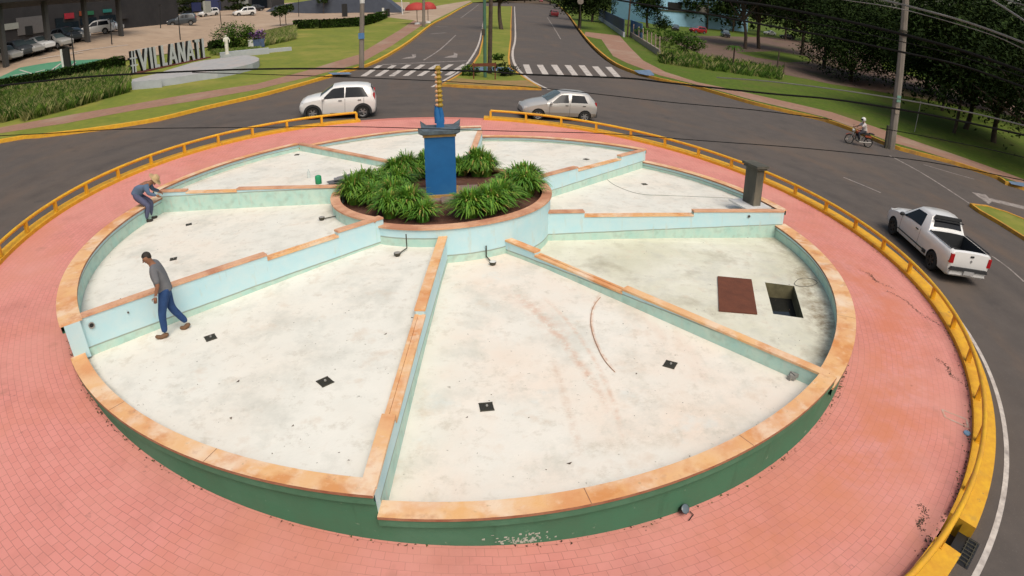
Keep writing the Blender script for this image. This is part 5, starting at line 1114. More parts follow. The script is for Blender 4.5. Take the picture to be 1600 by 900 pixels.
# motorcycle with rider
pa, pb = G(1323, 224, ROAD), G(1357, 231, ROAD); c = (pa+pb)/2; hd = atan2((pa-pb).y, (pa-pb).x); Mm = on_slope((c.x, c.y, gz(c.x, c.y)+ROAD), hd)
moto = thing('motorcycle', 'small black and orange motorcycle passing the concrete utility pole', 'motorcycle', M=Mm)
m_org = plain('tank_orange', (.3, .06, .02), .4); m_chr = plain('steel_bright', (.5, .48, .44), .3, .7)
for x, nm_ in ((.64, 'wheel'), (-.62, 'wheel')):
    MX = Matrix.Translation((x, 0, .3)) @ Matrix.Rotation(pi/2, 4, 'X'); mb = MB(); mb.lathe([(.25, -.035), (.29, -.035), (.305, 0), (.29, .035), (.25, .035), (.245, 0), (.25, -.035)], seg=28, M=MX); w_ = mb.build(nm_, m_tyre, moto, local=True, smooth=60)
    mb = MB(); mb.lathe([(.235, -.02), (.25, 0), (.235, .02)], seg=28, M=MX); mb.lathe([(.001, -.04), (.05, -.04), (.05, .04), (.001, .04)], seg=12, M=MX)
    for k in range(12): a = 2*pi*k/12; mb.tube([(x+.04*cos(a), .02*(-1)**k, .3+.04*sin(a)), (x+.24*cos(a+.25), 0, .3+.24*sin(a+.25))], .004, 4)
    mb.build('rim', m_chr, w_, smooth=50, local=True)
mb = MB()
for s_ in (.07, -.07): mb.tube([(.64, s_, .3), (.50, s_, .62), (.40, s_, .92)], .02, 8)
mb.build('fork', m_chr, moto, local=True, smooth=60)
MB().tube([(.37, .36, 1.0), (.40, .2, .98), (.41, 0, .93), (.40, -.2, .98), (.37, -.36, 1.0)], .014, 8).build('handlebar', m_black, moto, local=True, smooth=60)
MB().tube([(.42, 0, .85), (.1, 0, .72), (-.3, 0, .66), (-.62, 0, .3)], .025, 8).tube([(.42, 0, .8), (.25, 0, .4), (-.1, 0, .3), (-.3, 0, .62)], .022, 8).build('frame', m_black, moto, local=True, smooth=60)
MB().ball((.12, 0, .8), .17, 12, sc=(1.35, .7, .7)).build('fuel_tank', m_org, moto, local=True, smooth=60)
MB().box((.08, 0, .42), (.3, .24, .28)).tube([(.2, .1, .4), (.0, .13, .26), (-.5, .14, .32), (-.75, .14, .36)], .03, 8).build('engine', m_chr, moto, local=True)
MB().box((-.3, 0, .8), (.6, .24, .09), taper=.9).build('seat', m_black, moto, local=True); MB().box((-.52, 0, .68), (.45, .2, .14), taper=.8).build('side_panel', m_org, moto, local=True)
MB().box((-.72, 0, .86), (.26, .3, .05)).build('rear_rack', m_black, moto, local=True)
for x, z in ((.64, .62), (-.62, .61)):
    mb = MB()
    for k in range(6):
        a0, a1 = rad(40+k*18), rad(58+k*18); mb.hexa([(x+.34*cos(a), y, .3+.34*sin(a)) for a, y in ((a0, -.06), (a0, .06), (a1, .06), (a1, -.06))], [(x+.35*cos(a), y, .3+.35*sin(a)) for a, y in ((a0, -.06), (a0, .06), (a1, .06), (a1, -.06))])
    mb.build('mudguard', m_org if x > 0 else m_black, moto, local=True)
MB().ball((.5, 0, .86), .1, 10, sc=(.8, 1, 1)).build('headlight', m_head, moto, local=True, smooth=60)
for s_ in (1, -1): MB().tube([(.39, .24*s_, .98), (.42, .28*s_, 1.12)], .007, 5).ball((.42, .28*s_, 1.14), .045, 8, sc=(.3, 1, .7)).build('mirror', m_black, moto, local=True)
J = joints(dict(pelvis=(-.22, 0, .93), belly=(-.19, 0, 1.07), chest=(-.1, 0, 1.3), neck=(-.04, 0, 1.46), head=(0, 0, 1.56), crown=(0, 0, 1.64), shl=(-.08, .18, 1.37), ell=(.1, .26, 1.16), wrl=(.33, .3, 1.03), shr=(-.08, -.18, 1.37), elr=(.1, -.26, 1.16), wrr=(.33, -.3, 1.03),
    hil=(-.2, .1, .9), knl=(.2, .2, .78), anl=(.05, .18, .4), hir=(-.2, -.1, .9), knr=(.2, -.2, .78), anr=(.05, -.18, .4)))
rd = person('motorcyclist in white helmet and pale top riding past the utility pole', Mm.copy(), J, BE, SH, TR, dict(shirt=mottled('shirt_pale', (.62, .5, .45), (.6, .6, .6), 3, .9), trousers=mottled('trousers_black', (.03, .03, .04), (.05, .05, .06), 3, .9), shoes=m_black, hair=m_hair, hf=(1, 0, -.1), hands=[((.33, .3, 1.03), (1, .2, -.3), (0, -1, 0)), ((.33, -.3, 1.03), (1, -.2, -.3), (0, 1, 0))]),
    feet=[((.05, .18, .38), (.24, .18, .33)), ((.05, -.18, .38), (.24, -.18, .33))], hair=False, group='people')
mb = MB(); mb.ball((0.005, 0, 1.6), .142, 14, 0, (1.05, .95, 1)); he = mb.build('helmet', m_wht, rd, local=True, smooth=60); mb = MB(); mb.lathe([(.146, -.05), (.149, 0), (.14, .045)], seg=14, M=Matrix.Translation((.01, 0, 1.59)) @ Matrix.Rotation(rad(-65), 4, 'Z'), ang=rad(130)); mb.build('visor', m_glass, he, local=True, smooth=50)
# ---------------------------------------------------------------- vegetation
def leafmat(name, a, b, c=None):
    m = mottled(name, a, b, .9, .85, c or a, .35, .6, spec=.06); return m
m_lfd = leafmat('leaf_dark', (.022, .038, .01), (.012, .022, .007), (.035, .055, .012)); m_lfm = leafmat('leaf_mid', (.06, .12, .02), (.035, .08, .015), (.1, .16, .025)); m_lfk = leafmat('leaf_deep', (.03, .055, .013), (.018, .034, .009), (.05, .075, .015)); m_lfl = leafmat('leaf_light', (.12, .2, .03), (.08, .15, .025), (.19, .24, .04)); m_lfp = leafmat('leaf_pine', (.045, .065, .02), (.03, .045, .015), (.09, .09, .025))
m_bark = mottled('bark', (.1, .075, .055), (.06, .045, .035), 3, .95, bump=.6, bscale=12); m_lfr = leafmat('leaf_red', (.45, .03, .02), (.3, .02, .02)); m_lfv = leafmat('leaf_violet', (.3, .18, .42), (.2, .1, .3)); m_lft = leafmat('tuft_straw', (.3, .28, .12), (.2, .22, .08), (.12, .17, .04))
def leaves(mb, c, r, n, size, clump_n=None, mi=0, shell=.55, flat=1.0):
    """leaf-sized faces gathered on many twigs spread through one lobe of a crown"""
    c = Vector(c); k = clump_n or max(4, n//26); tw = []
    for _ in range(k):
        d = Vector((random.gauss(0, 1), random.gauss(0, 1), random.gauss(0, 1))).normalized(); q = shell+(1-shell)*random.random()**.5 if random.random() < .8 else random.random()*shell
        tw.append((c+Vector((d.x*r[0]*q, d.y*r[1]*q, d.z*r[2]*q)), min(r)*random.uniform(.14, .3)))
    for _ in range(n):
        t, s_ = tw[random.randrange(k)]; p = t+Vector((random.gauss(0, s_), random.gauss(0, s_), random.gauss(0, s_*.8)))
        a = Vector((random.gauss(0, 1), random.gauss(0, 1), random.gauss(0, .7))).normalized(); b = a.cross(Vector((random.gauss(0, .6), random.gauss(0, .6), 1))).normalized(); l = size*random.uniform(.6, 1.3)
        mb.face([p-a*l*.5, p+b*l*.28-a*l*.05, p+a*l*.55, p-b*l*.28-a*l*.05], mi if random.random() < .75 else mi+1)
def limb(mb, p, q, r0, r1, bend=.15, n=5):
    p, q = Vector(p), Vector(q); L = (q-p).length; o = Vector((random.uniform(-1, 1), random.uniform(-1, 1), random.uniform(-.3, .5)))*L*bend; pts = [p+(q-p)*(k/n)+o*sin(pi*k/n) for k in range(n+1)]
    mb.tube(pts, [r0+(r1-r0)*k/n for k in range(n+1)], 8)
def tree(name, label, base, th, tr, lobes, n, size, mats, group=None, cat='tree', seed=1, bark=None):
    """base point; trunk height and radius; lobes as (dx, dy, dz above the base, rx, ry, rz)"""
    random.seed(seed); b = Vector(base); root = thing(name, label, cat, b, group=group); mb = MB(); top = b+Vector((random.uniform(-.1, .1)*th, random.uniform(-.1, .1)*th, th)); limb(mb, b-Vector((0, 0, .3)), top, tr, tr*.65, .05)
    for l in lobes[:9]: limb(mb, top-Vector((0, 0, th*.1)), b+Vector(l[:3])*1.0, tr*.45, tr*.12, .12)
    mb.build('trunk', bark or m_bark, root, smooth=60); mb = MB(); vol = [l[3]*l[4]*l[5] for l in lobes]
    for l, v in zip(lobes, vol): leaves(mb, b+Vector(l[:3]), l[3:6], int(n*v/sum(vol)), size)
    mb.build('crown', mats, root); return root
def lobes_rand(seed, h, R, rz, k=7, zlow=None):
    random.seed(seed); out = [(0, 0, h, R*.62, R*.62, rz)]
    for i in range(k):
        a = 2*pi*i/k+random.uniform(-.3, .3); q = R*random.uniform(.5, .75); out.append((cos(a)*q, sin(a)*q, h+random.uniform(-.45, .3)*rz, R*random.uniform(.38, .52), R*random.uniform(.38, .52), rz*random.uniform(.45, .7)))
    return out
def gp(px, py, o=.02): p = G(px, py, o); return Vector((p.x, p.y, gz(p.x, p.y)+o))
DK = [m_lfd, m_lfk]; MD = [m_lfm, m_lfl]
# the dark park trees at the upper right
TR_ = [(1330, 128, 0, 6.0, 7.2, 4.6, 1.6, .34, 12000, 'big dark tree left of the concrete utility pole, its crown hanging low'), (1490, 208, 0, 9.5, 6.2, 3.4, 5.2, .17, 9000, 'pale slender trunk tree nearest the kerb right of the utility pole'),
       (1513, 168, 66, 7.6, 7.5, 4.4, 3.0, .3, 8000, 'dark tree directly behind the pale slender trunk'), (1474, 155, 78, 7, 8, 4.4, 3.0, .2, 7000, 'dark tree with thin trunk between utility pole and pale trunk'), (1562, 172, 62, 7.2, 8, 4.6, 3.0, .3, 8000, 'dark tree at the right edge by the lawn, leftmost of two'),
       (1625, 190, 52, 7.2, 7, 4.4, 3.0, .3, 7000, 'dark tree cut by the right frame edge'), (1187, 60, 120, 12.5, 9, 4.6, 5.5, .4, 7000, 'tall tree with dark crown right of the lone black car'), (1165, 57, 112, 11.5, 6.5, 3.4, 5.5, .35, 5000, 'double-trunk tree just right of the lone black car'),
       (1255, 60, 125, 11, 9.5, 5, 5, .4, 7000, 'broad dark tree behind the dark sedan on the grass'), (1290, 78, 100, 10, 8, 5, 4.5, .35, 7000, 'dark tree with pale flecks, above the pale glimpsed car'), (1405, 92, 95, 7.5, 9, 5.5, 3, .35, 7000, 'dark tree directly behind the top of the utility pole'), (1455, 100, 100, 7.5, 9, 5.5, 3, .35, 7000, 'dark tree behind the wires, upper right'),
       (1530, 112, 100, 11, 10, 8, 3, .35, 7000, 'broad dark tree in the upper right, behind the pale trunk'), (1600, 125, 95, 11.5, 11, 9, 3, .35, 7000, 'dark tree in the far upper right corner')]
for i, (px, py, D, h, R_, rz, th, tr, n, lb) in enumerate(TR_):
    if D: p = far(px, py, D); b = Vector((p.x, p.y, gz(p.x, p.y)))
    else: b = gp(px, py)
    tree('park_tree', lb, b, th, tr, lobes_rand(40+i, h, R_*1.1, rz*1.1, 11), int(n*1.9), .36 if D < 90 else .46, DK, 'dark trees of the park on the right', seed=60+i)
# a wood closing the view behind them: many crowns that read as one mass
random.seed(99)
def mass(name, spots, n, size, mats, lb, group=None):
    mb = MB()
    for (x, y, h, R_, rz) in spots:
        b = Vector((x, y, gz(x, y))); mb.tube([b, b+Vector((0, 0, h))], [.3, .18], 6, 2)
        for l in lobes_rand(int(x*7+y), h, R_, rz, 6): leaves(mb, b+Vector(l[:3]), l[3:6], n//7, size)
    return mb.build(name, mats+[m_bark], label=lb, cat='trees', kind='stuff')
sp = []
for k in range(32):
    az = rad(18+k*2.35); D = 185+random.uniform(-18, 25); sp.append((sin(az)*D, -CD+cos(az)*D, 9 if az < .7 else 16, 10, 8 if az < .7 else 12))
    sp.append((sin(az+.02)*(D-30), -CD+cos(az+.02)*(D-30), 7, 8, 6)) if 35 < math.degrees(az) else None
mass('wood', sp, 1500, 1.1, DK, 'far dark wood closing the view behind the park')
sp = [(sin(rad(a))*D, -CD+cos(rad(a))*D, 9, 9, 7.5) for a, D in [(-7, 250), (-4.5, 255), (-2, 260), (0, 262), (2, 262), (4, 262), (6.2, 262), (8.5, 258), (11, 250), (13.5, 240), (16, 230)]]
mass('wood', sp, 1600, 1.1, DK, 'far trees closing the two avenues at the top')
# avenue and garden trees
tree('avenue_tree', 'dark street tree right of the avenue beside the dark red car', gp(905, 44), 4.5, .32, lobes_rand(5, 6.4, 4.4, 4.6, 8), 10000, .4, DK, 'street trees along the avenue', seed=5)
tree('avenue_tree', 'dark street tree between the avenue and the dark blue fence', gp(925, 34), 4.2, .3, lobes_rand(6, 5.8, 4.6, 4.6, 8), 10000, .4, DK, 'street trees along the avenue', seed=6)
tree('avenue_tree', 'street tree farther up the avenue past the dark red car', gp(896, 16), 4.5, .35, lobes_rand(7, 7.5, 5, 4, 8), 5000, .5, DK, 'street trees along the avenue', seed=7)
tree('median_tree', 'dark tree on the grass median behind the green metal pole', gp(784, 46), 4.2, .3, lobes_rand(8, 6.3, 2.3, 2.4, 6), 4500, .35, DK, seed=8)
tree('garden_tree', 'dark tree standing against the corner of the pale blue building', gp(1012, 44), 5, .3, lobes_rand(9, 6, 3.6, 4.2, 8), 6500, .4, [m_lfd, m_lfm], seed=9)
tree('bush', 'dark round bush beside the black car by the pale blue wall', gp(1036, 47), .8, .12, [(0, 0, 1.6, 2, 2, 1.6)], 2500, .3, DK, cat='bush', seed=10)
tree('bush', 'big loose green bush by the wire fence, tallest of the verge', gp(1072, 84), .9, .1, [(0, 0, 1.5, 1.7, 1.7, 1.2), (-1.2, .2, 1.9, 1.1, 1.1, .8), (1.3, 0, 1.3, 1.1, 1.0, .9)], 3500, .22, MD, cat='bush', seed=11)
tree('bush', 'low dark bush at the end of the low pale wall', gp(1043, 98), .3, .06, [(0, 0, .5, .9, .8, .5)], 900, .16, DK, cat='bush', seed=12)
tree('creeper', 'yellow-green creeper heaped over the wire fence', gp(1028, 72), .8, .06, [(-1.5, 1.5, 1.9, 1.5, 1.6, .5), (0.3, 0, 1.8, 1.5, 1.2, .55), (1.8, -1.3, 1.7, 1.4, 1.3, .5), (1, -1.2, .8, 1.5, 1.4, .7)], 3200, .2, [m_lfm, m_lfl], cat='creeper', seed=13)
# small palm
pb = gp(1145, 106); root = thing('palm_tree', 'small thin palm alone on the dirt field edge', 'palm', pb); zt = UPZ(pb, 1145, 72); mb = MB(); limb(mb, pb-Vector((0, 0, .1)), (pb.x+.05, pb.y, zt), .11, .07, .02); mb.build('trunk', m_bark, root, smooth=60); mb = MB(); random.seed(3)
for k in range(14):
    a = 2*pi*k/14; L = random.uniform(1.0, 1.4); pts = [Vector((pb.x+.05, pb.y, zt))+Vector((cos(a), sin(a), 0))*L*t+Vector((0, 0, .55*t-1.0*t*t)) for t in (0, .25, .5, .75, 1)]
    for q, (u, v) in enumerate(zip(pts, pts[1:])):
        for e in range(4):
            c_ = u+(v-u)*(e/4); s_ = Vector((-sin(a), cos(a), -.35)); s2 = Vector((sin(a), -cos(a), -.35)); L2 = .28*(1-.15*q); d = (v-u).normalized()*.05
            mb.face([c_-d, c_+d, c_+s_*L2+d*3]); mb.face([c_+d, c_-d, c_+s2*L2+d*3])
mb.build('crown', m_lfm, root)
# tufts along the verge: grass nobody could count
random.seed(21); mb = MB()
def tuft(mb, p, h, n, mi):
    for _ in range(n):
        a = random.uniform(0, 2*pi); d = Vector((cos(a), sin(a), 0)); s_ = Vector((-d.y, d.x, 0))*.025; q = Vector(p)+d*random.uniform(0, .25); H_ = h*random.uniform(.5, 1.1)
        mb.face([q-s_, q+s_, q+d*H_*.25+Vector((0, 0, H_*.7))+s_*.7, q+d*H_*.55+Vector((0, 0, H_))], mi)
for _ in range(900):
    t = random.random(); px = 1032+t*190; py = 92+t*27+random.uniform(-9, 7); p = gp(px, py); tuft(mb, p, random.uniform(.3, .95), 9, random.choice((0, 0, 1, 2)))
mb.build('tall_grass', [m_lfm, m_lfl, m_lft], label='rough tall grass and weeds along the fence of the field', cat='grass', kind='stuff')
mb = MB()
for _ in range(5200):
    t = random.random(); px = t*198; v = random.random(); top = 136-t*33; bot = 200-t*56+(-8 if t < .2 else 0); p = gp(px, top+(bot-top)*(.22+.8*v)); tuft(mb, p, random.uniform(.35, .75), 9, random.choice((0, 0, 1, 2, 2)))
mb.build('tall_grass', [m_lfm, m_lfl, m_lft], label='shaggy ornamental grass bank below the clipped hedge', cat='grass', kind='stuff')
def hedge(name, label, pts, w, h, n, size, mats, cat='hedge', seed=1):
    random.seed(seed); P = [gp(*p) for p in pts]; mb = MB(); L = sum((b-a).length for a, b in zip(P, P[1:]))
    for a, b in zip(P, P[1:]):
        d = (b-a).normalized(); s_ = Vector((-d.y, d.x, 0)); ln = (b-a).length; k = int(n*ln/L)
        for _ in range(k):
            t = random.random(); u = random.uniform(-1, 1); v = random.random(); f = random.random()
            if f < .4: v = 1
            elif f < .8: u = math.copysign(1, u)
            c = a+(b-a)*t+s_*u*w/2+Vector((0, 0, v*h))+Vector((random.gauss(0, .06),)*3); aa = Vector((random.gauss(0, 1), random.gauss(0, 1), random.gauss(0, .7))).normalized(); bb = aa.cross(Vector((0, .3, 1))).normalized(); l = size*random.uniform(.6, 1.3)
            mb.face([c-aa*l*.5, c+bb*l*.3, c+aa*l*.5, c-bb*l*.3], 0 if random.random() < .7 else 1)
        core = Vector((0, 0, h/2)); mb.box((a+b)/2+core, (ln, w*.8, h*.9), atan2(d.y, d.x), 2)
    return mb.build(name, mats+[m_lfd], label=label, cat=cat)
hedge('hedge', 'long dark clipped hedge along the near edge of the parking lot', [(-30, 152), (20, 143), (60, 136), (120, 124), (192, 107)], 1.1, 1.0, 9000, .17, [m_lfm, m_lfd], seed=2)
hedge('hedge', 'dark clipped hedge between the big lawn and the lot', [(460, 45), (500, 44), (560, 41), (580, 36)], 1.3, 1.1, 4500, .26, [m_lfm, m_lfd], seed=3)
hedge('hedge', 'short dark hedge leading up to the black and white kiosks', [(580, 36), (600, 28)], 1.3, 1.1, 1800, .26, [m_lfm, m_lfd], seed=4)
hedge('hedge', 'low dark hedge right of the standing letters', [(328, 80), (350, 77), (368, 73)], 1.2, .9, 2200, .2, [m_lfd, m_lfm], seed=5)
tree('bush', 'large rounded bright green bush behind the white statue', gp(366, 76), .8, .1, [(0, 0, 1.3, 2.0, 1.8, 1.3), (1.2, .4, 1.1, 1.3, 1.4, 1.1)], 4500, .2, [m_lfm, m_lfl], cat='bush', seed=14)
mb = MB(); random.seed(31)
for _ in range(900):
    t = random.random(); p = gp(332+t*72, 84-t*5+random.uniform(-3.5, 3.5)); tuft(mb, p, .3, 7, random.choice((1, 1, 2)))
for _ in range(1100):
    t = random.random(); p = gp(408+t*52, 66-t*12+random.uniform(-9, 8)); tuft(mb, p, .7, 8, random.choice((1, 2, 2)))
mb.build('flower_bed_grass', [m_lfm, m_lfl, m_lft], label='yellow-green ground cover and straw tufts around the statue and bush', cat='grass', kind='stuff')
# violet flowers in a blue and white box
root = thing('flower_planter', 'blue and white planter box full of violet flowers beside the green bush', 'planter', gp(402, 74)); b = gp(402, 74); mb = MB().box(b+Vector((0, 0, .4)), (1.5, .8, .8), .25); mb.build('box', plain('planter_blue', (.06, .1, .2), .6), root); MB().box(b+Vector((-.55, -.25, .42)), (.5, .6, .82), .25).build('white_panel', m_wht, root)
mb = MB(); random.seed(8); leaves(mb, b+Vector((0, 0, 1.25)), (.95, .6, .5), 900, .16); mb.build('flowers', [m_lfv, plain('petal_deep', (.13, .02, .1), .8)], root)
# pines and small trees in the lot
PINES = [(256, 34, 2.3, 2.6, 'dark spreading pine left of the slate hatchback'), (272, 31, 2.5, 3.0, 'dark spreading pine over the car in the shade'), (300, 27, 2.5, 2.8, 'dark spreading pine behind the slate hatchback'), (372, 24, 2.4, 2.8, 'dark spreading pine beside the bright white car')]
for px, py, h, R_, lb in PINES: tree('pine_tree', lb, gp(px, py), h*.8, .14, [(sin(q*2.4+px)*R_*.55, cos(q*2.4+px)*R_*.5, h+.8*sin(q*3.1+px), R_*.6, R_*.6, .55) for q in range(8)], 3200, .36, [m_lfp, m_lfd], 'pines in the parking lot', seed=px)
for px, py, h, lb in ((439, 42, 2.3, 'young tree with thin trunk in the straw grass, left of two'), (447, 40, 2.4, 'young tree with thin trunk in the straw grass, right of two'), (506, 22, 2.8, 'small green tree in front of the slate shed wall')):
    tree('young_tree', lb, gp(px, py), h*.8, .07, [(0, 0, h, 1.4, 1.4, .6), (.6, .3, h+.3, .9, .9, .5)], 1300, .28, [m_lfp, m_lfm], 'young trees at the lot edge', seed=px)
# ---------------------------------------------------------------- walls, letters, statue on the left
m_wl = mottled('podium_white', (.42, .45, .49), (.36, .39, .42), 2, .8, (.45, .42, .4), .8, .5); m_wtop = mottled('podium_top', (.4, .39, .38), (.33, .33, .33), 2, .8, (.45, .36, .32), .8, .5)
root = thing('podium', 'low curved white plinth carrying the statue, its pointed end on the lawn', 'podium', gp(300, 128))
top = [(238, 117), (250, 124), (280, 120), (310, 115), (340, 111), (370, 105), (395, 99), (404, 95), (405, 91), (398, 88), (382, 86), (343, 91), (320, 94), (300, 98), (270, 107)]
def topoly(px, h):
    """outline seen at the height h above the hillside"""
    return [tuple(G(*p, h).xy) for p in px]
MB().prism(topoly(top, .5), off(-.1), off(.5), 1, 0).build('base', [m_wl, m_wtop], root)
MB().prism(topoly([(100, 134), (206, 124), (240, 116), (252, 124), (205, 128)][1:], .55), off(-.1), off(.552), 1, 0).build('end_block', [m_wl, m_wtop], root)
w1 = [tuple(gp(*p).xy) for p in ((345, 92), (380, 88), (421, 84))]; strip(MB(), w1, 0, .35, -.1, .55).build('back_wall', m_wl, root)
w1 = [tuple(gp(*p).xy) for p in ((414, 83), (435, 81), (456, 79))]; strip(MB(), w1, 0, .3, -.1, .35).build('low_white_wall', m_wl, label='short low white garden wall at the edge of the big lawn', cat='wall')
# letters
GL = {'#': [((.3, 0), (.42, 1)), ((.62, 0), (.74, 1)), ((.08, .33), (.95, .33)), ((.08, .66), (.95, .66))], 'V': [((.05, 1), (.5, 0)), ((.5, 0), (.95, 1))], 'I': [((.5, 0), (.5, 1))], 'L': [((.25, 0), (.25, 1)), ((.25, .07), (.85, .07))],
      'A': [((.08, 0), (.5, 1)), ((.5, 1), (.92, 0)), ((.25, .3), (.75, .3))], 'N': [((.15, 0), (.15, 1)), ((.15, 1), (.85, 0)), ((.85, 0), (.85, 1))], 'T': [((.5, 0), (.5, 1)), ((.08, .93), (.92, .93))]}
A_ = gp(203, 117); B_ = gp(320, 91); dl = (B_-A_); Lr = dl.length; u = dl.normalized(); uh = Vector((u.x, u.y, 0)).normalized(); nn = Vector((uh.y, -uh.x, 0))
m_let = mottled('letter_face', (.5, .53, .54), (.42, .45, .46), 4, .6); word = '#VILLANATI'; wd = [1.05, 1.1, .5, .9, .9, 1.1, 1.05, 1.1, .85, .45]; tot = sum(wd); s0 = 0
root = thing('sign_letters', 'row of big grey standing letters spelling a hashtag word above the white plinth', 'letter sign', A_); HL = 1.72
for ch, w_ in zip(word, wd):
    a0 = s0/tot*Lr; W_ = w_/tot*Lr; s0 += w_; P0 = A_+u*a0+Vector((0, 0, .12-.06*a0/Lr)); mb = MB(); wb_ = W_*.86 if ch != 'I' else W_
    for (x0, y0), (x1, y1) in GL[ch]:
        p = Vector((x0*wb_, y0*HL)); q = Vector((x1*wb_, y1*HL)); d = (q-p).normalized(); n_ = Vector((-d.y, d.x))*.13
        if abs(d.x) > .9: n_ = Vector((0, .12))
        elif d.y*d.x != 0: n_ = Vector((.14, 0))
        if ch == '#': n_ = n_*.5
        pts = [p-n_, q-n_, q+n_, p+n_]; z_ = random.uniform(0, .004)
        f = lambda v, e: P0+uh*v.x+Vector((0, 0, v.y))+nn*e
        fr = [f(v, .16+z_) for v in pts]; bk = [f(v, -.16-z_) for v in pts]
        i = [mb.vt(v) for v in fr]+[mb.vt(v) for v in bk]; mb.idx(i[:4], 0); mb.idx(i[4:][::-1], 1)
        for k in range(4): mb.idx((i[k], i[(k+1) % 4], i[4+(k+1) % 4], i[4+k]), 1)
    mb.build('letter_hash' if ch == '#' else 'letter', [m_let, m_black], root, label='the letter '+ch if ch != '#' else 'the hash sign')
strip(MB(), [tuple((A_-u*.3).xy), tuple(((A_+B_)/2).xy), tuple((B_+u*.3).xy)], -.5, .5, -.1, .1).build('letter_bed', mottled('mulch_red', (.14, .04, .03), (.08, .03, .02), 8, .95), root)
# statue
sb = gp(356, 94, .0); sb.z += .5; Ms = Matrix.Translation(sb) @ Matrix.Rotation(rad(-70), 4, 'Z') @ Matrix.Scale(.98, 4)
J = joints(dict(pelvis=(0, 0, .93), belly=(.0, 0, 1.08), chest=(.02, 0, 1.32), neck=(.03, 0, 1.49), head=(.05, 0, 1.59), crown=(.05, 0, 1.66), shl=(.02, .17, 1.4), ell=(.06, .3, 1.2), wrl=(.15, .26, .98), shr=(.02, -.17, 1.4), elr=(.1, -.22, 1.15), wrr=(.22, -.08, 1.12), hil=(0, .08, .88), knl=(.03, .09, .5), anl=(0, .09, .08), hir=(0, -.08, .88), knr=(.05, -.09, .5), anr=(0, -.09, .08)))
st_ = thing('statue', 'slender white standing statue on the plinth in front of the green bush', 'statue', M=Ms); m_stw = mottled('statue_white', (.72, .7, .62), (.6, .58, .5), 5, .8); bo = bpy.data.objects.new('figure', skin('figure', J, BE, m_stw)); COL.objects.link(bo); bo.parent = st_
MB().lathe([(.001, .9), (.12, .95), (.14, .5), (.17, .06), (.18, 0)], seg=16).build('robe', m_stw, st_, local=True, smooth=60); MB().box((0, 0, -.1), (.6, .6, .2)).build('plinth', m_wl, st_, local=True)
# ---------------------------------------------------------------- poles, posts, lamps
m_conc = mottled('pole_concrete', (.25, .22, .19), (.19, .165, .14), 2.5, .9, (.12, .1, .08), .8, .5, stretch=(1, 1, .3), bump=.2); m_gp = plain('pole_green', (.07, .17, .11), .5)
def pole(name, label, base, top_px, r0, r1, mat_, H=None, group=None, sides=8, cat='utility pole'):
    b = gp(*base) if not isinstance(base, Vector) else base; zt = UPZ(b, *top_px)+(H or 0); root = thing(name, label, cat, b, group=group); w = ray(*top_px); D = hypot(b.x-CAMPOS.x, b.y-CAMPOS.y); t = Vector((CAMPOS.x+w.x/hypot(w.x, w.y)*D, CAMPOS.y+w.y/hypot(w.x, w.y)*D, UPZ(b, *top_px)))
    d = (t-b)/(t.z-b.z); e = b+d*(zt-b.z); MB().tube([b-d*.3, e], [r0, r1], sides).build('shaft', mat_, root, smooth=30); return root, b, e, d
GPO = 'utility poles'
root, b, e, d = pole('utility_pole', 'thick concrete utility pole behind the motorcyclist, dark cables strapped to it', (1392, 229), (1415, 0), .27, .2, m_conc, 1.5, GPO)
for h in (7.1, 6.9): c = b+d*h; MB().lathe([(.24, -.05), (.28, -.05), (.28, .05), (.24, .05)], c, 14).build('clamp', m_dark, root)
c = b+d*6.9; MB().tube([c+Vector((-.9, -.3, 0)), c+Vector((.9, -.3, -.05))], .04, 6).build('crossarm', m_dark, root)
for h, w_, cc in ((3.0, .3, (.15, .3, .24)), (2.3, .34, (.3, .25, .2))): c = b+d*h; MB().box(c+Vector((-.05, -.24, 0)), (w_, .03, .4)).build('sticker', plain('sticker%d' % int(h), cc, .8), root)
root, b, e, d = pole('stump_post', 'short dark wooden post leaning at the foot of the utility pole', (1384, 228), (1388, 196), .11, .1, m_dark, 0, cat='post')
root, b, e, d = pole('utility_pole', 'weathered grey pole on the left verge carrying a small blue sign', (565, 106), (566, 0), .19, .15, m_conc, 2, GPO)
c = b+d*(UPZ(b, 566, 56)-b.z); MB().box(c+Vector((0, -.2, 0)), (.42, .03, .42)).build('sign', plain('sign_blue', (.08, .2, .42), .6), root); c = b+d*(UPZ(b, 566, 2)-b.z); MB().lathe([(.165, -.15), (.175, -.15), (.175, .15), (.165, .15)], c, 12).build('band', m_wht, root)
root, b, e, d = pole('utility_pole', 'brown pole at the median tip right of the green metal pole', (765, 115), (767, 0), .15, .12, m_bark, 2, GPO)
root, b, e, d = pole('lamp_pole', 'slim green metal pole on the median tip', (758, 121), (757, 0), .11, .09, m_gp, 2, cat='pole')
c = b+d*(UPZ(b, 757, 50)-b.z); MB().box(c+Vector((-.1, -.12, 0)), (.22, .1, .4)).build('control_box', m_dark, root)
root, b, e, d = pole('utility_pole', 'grey pole beside the red parasols', (662, 42), (662, 0), .22, .18, m_conc, 1, GPO)
root, b, e, d = pole('utility_pole', 'thin dark pole at the end of the dark blue fence', (980, 58), (985, 0), .14, .12, m_bark, 1, GPO)
root, b, e, d = pole('flag_pole', 'thin white mast in front of the slate shed', (629, 23), (627, -4), .1, .08, m_wht, 1, cat='mast')
root, b, e, d = pole('sign_post', 'thin pale leaning stake on the grass right of the utility pole', (1429, 206), (1439, 158), .035, .03, m_grey, 0, cat='stake')
root, b, e, d = pole('fence_post', 'dark wooden stake at the field edge, the tallest', (1213, 113), (1218, 79), .09, .08, m_bark, 0, cat='stake')
root, b, e, d = pole('fence_post', 'short dark stake right of the tallest one', (1224, 116), (1226, 98), .06, .05, m_bark, 0, cat='stake')
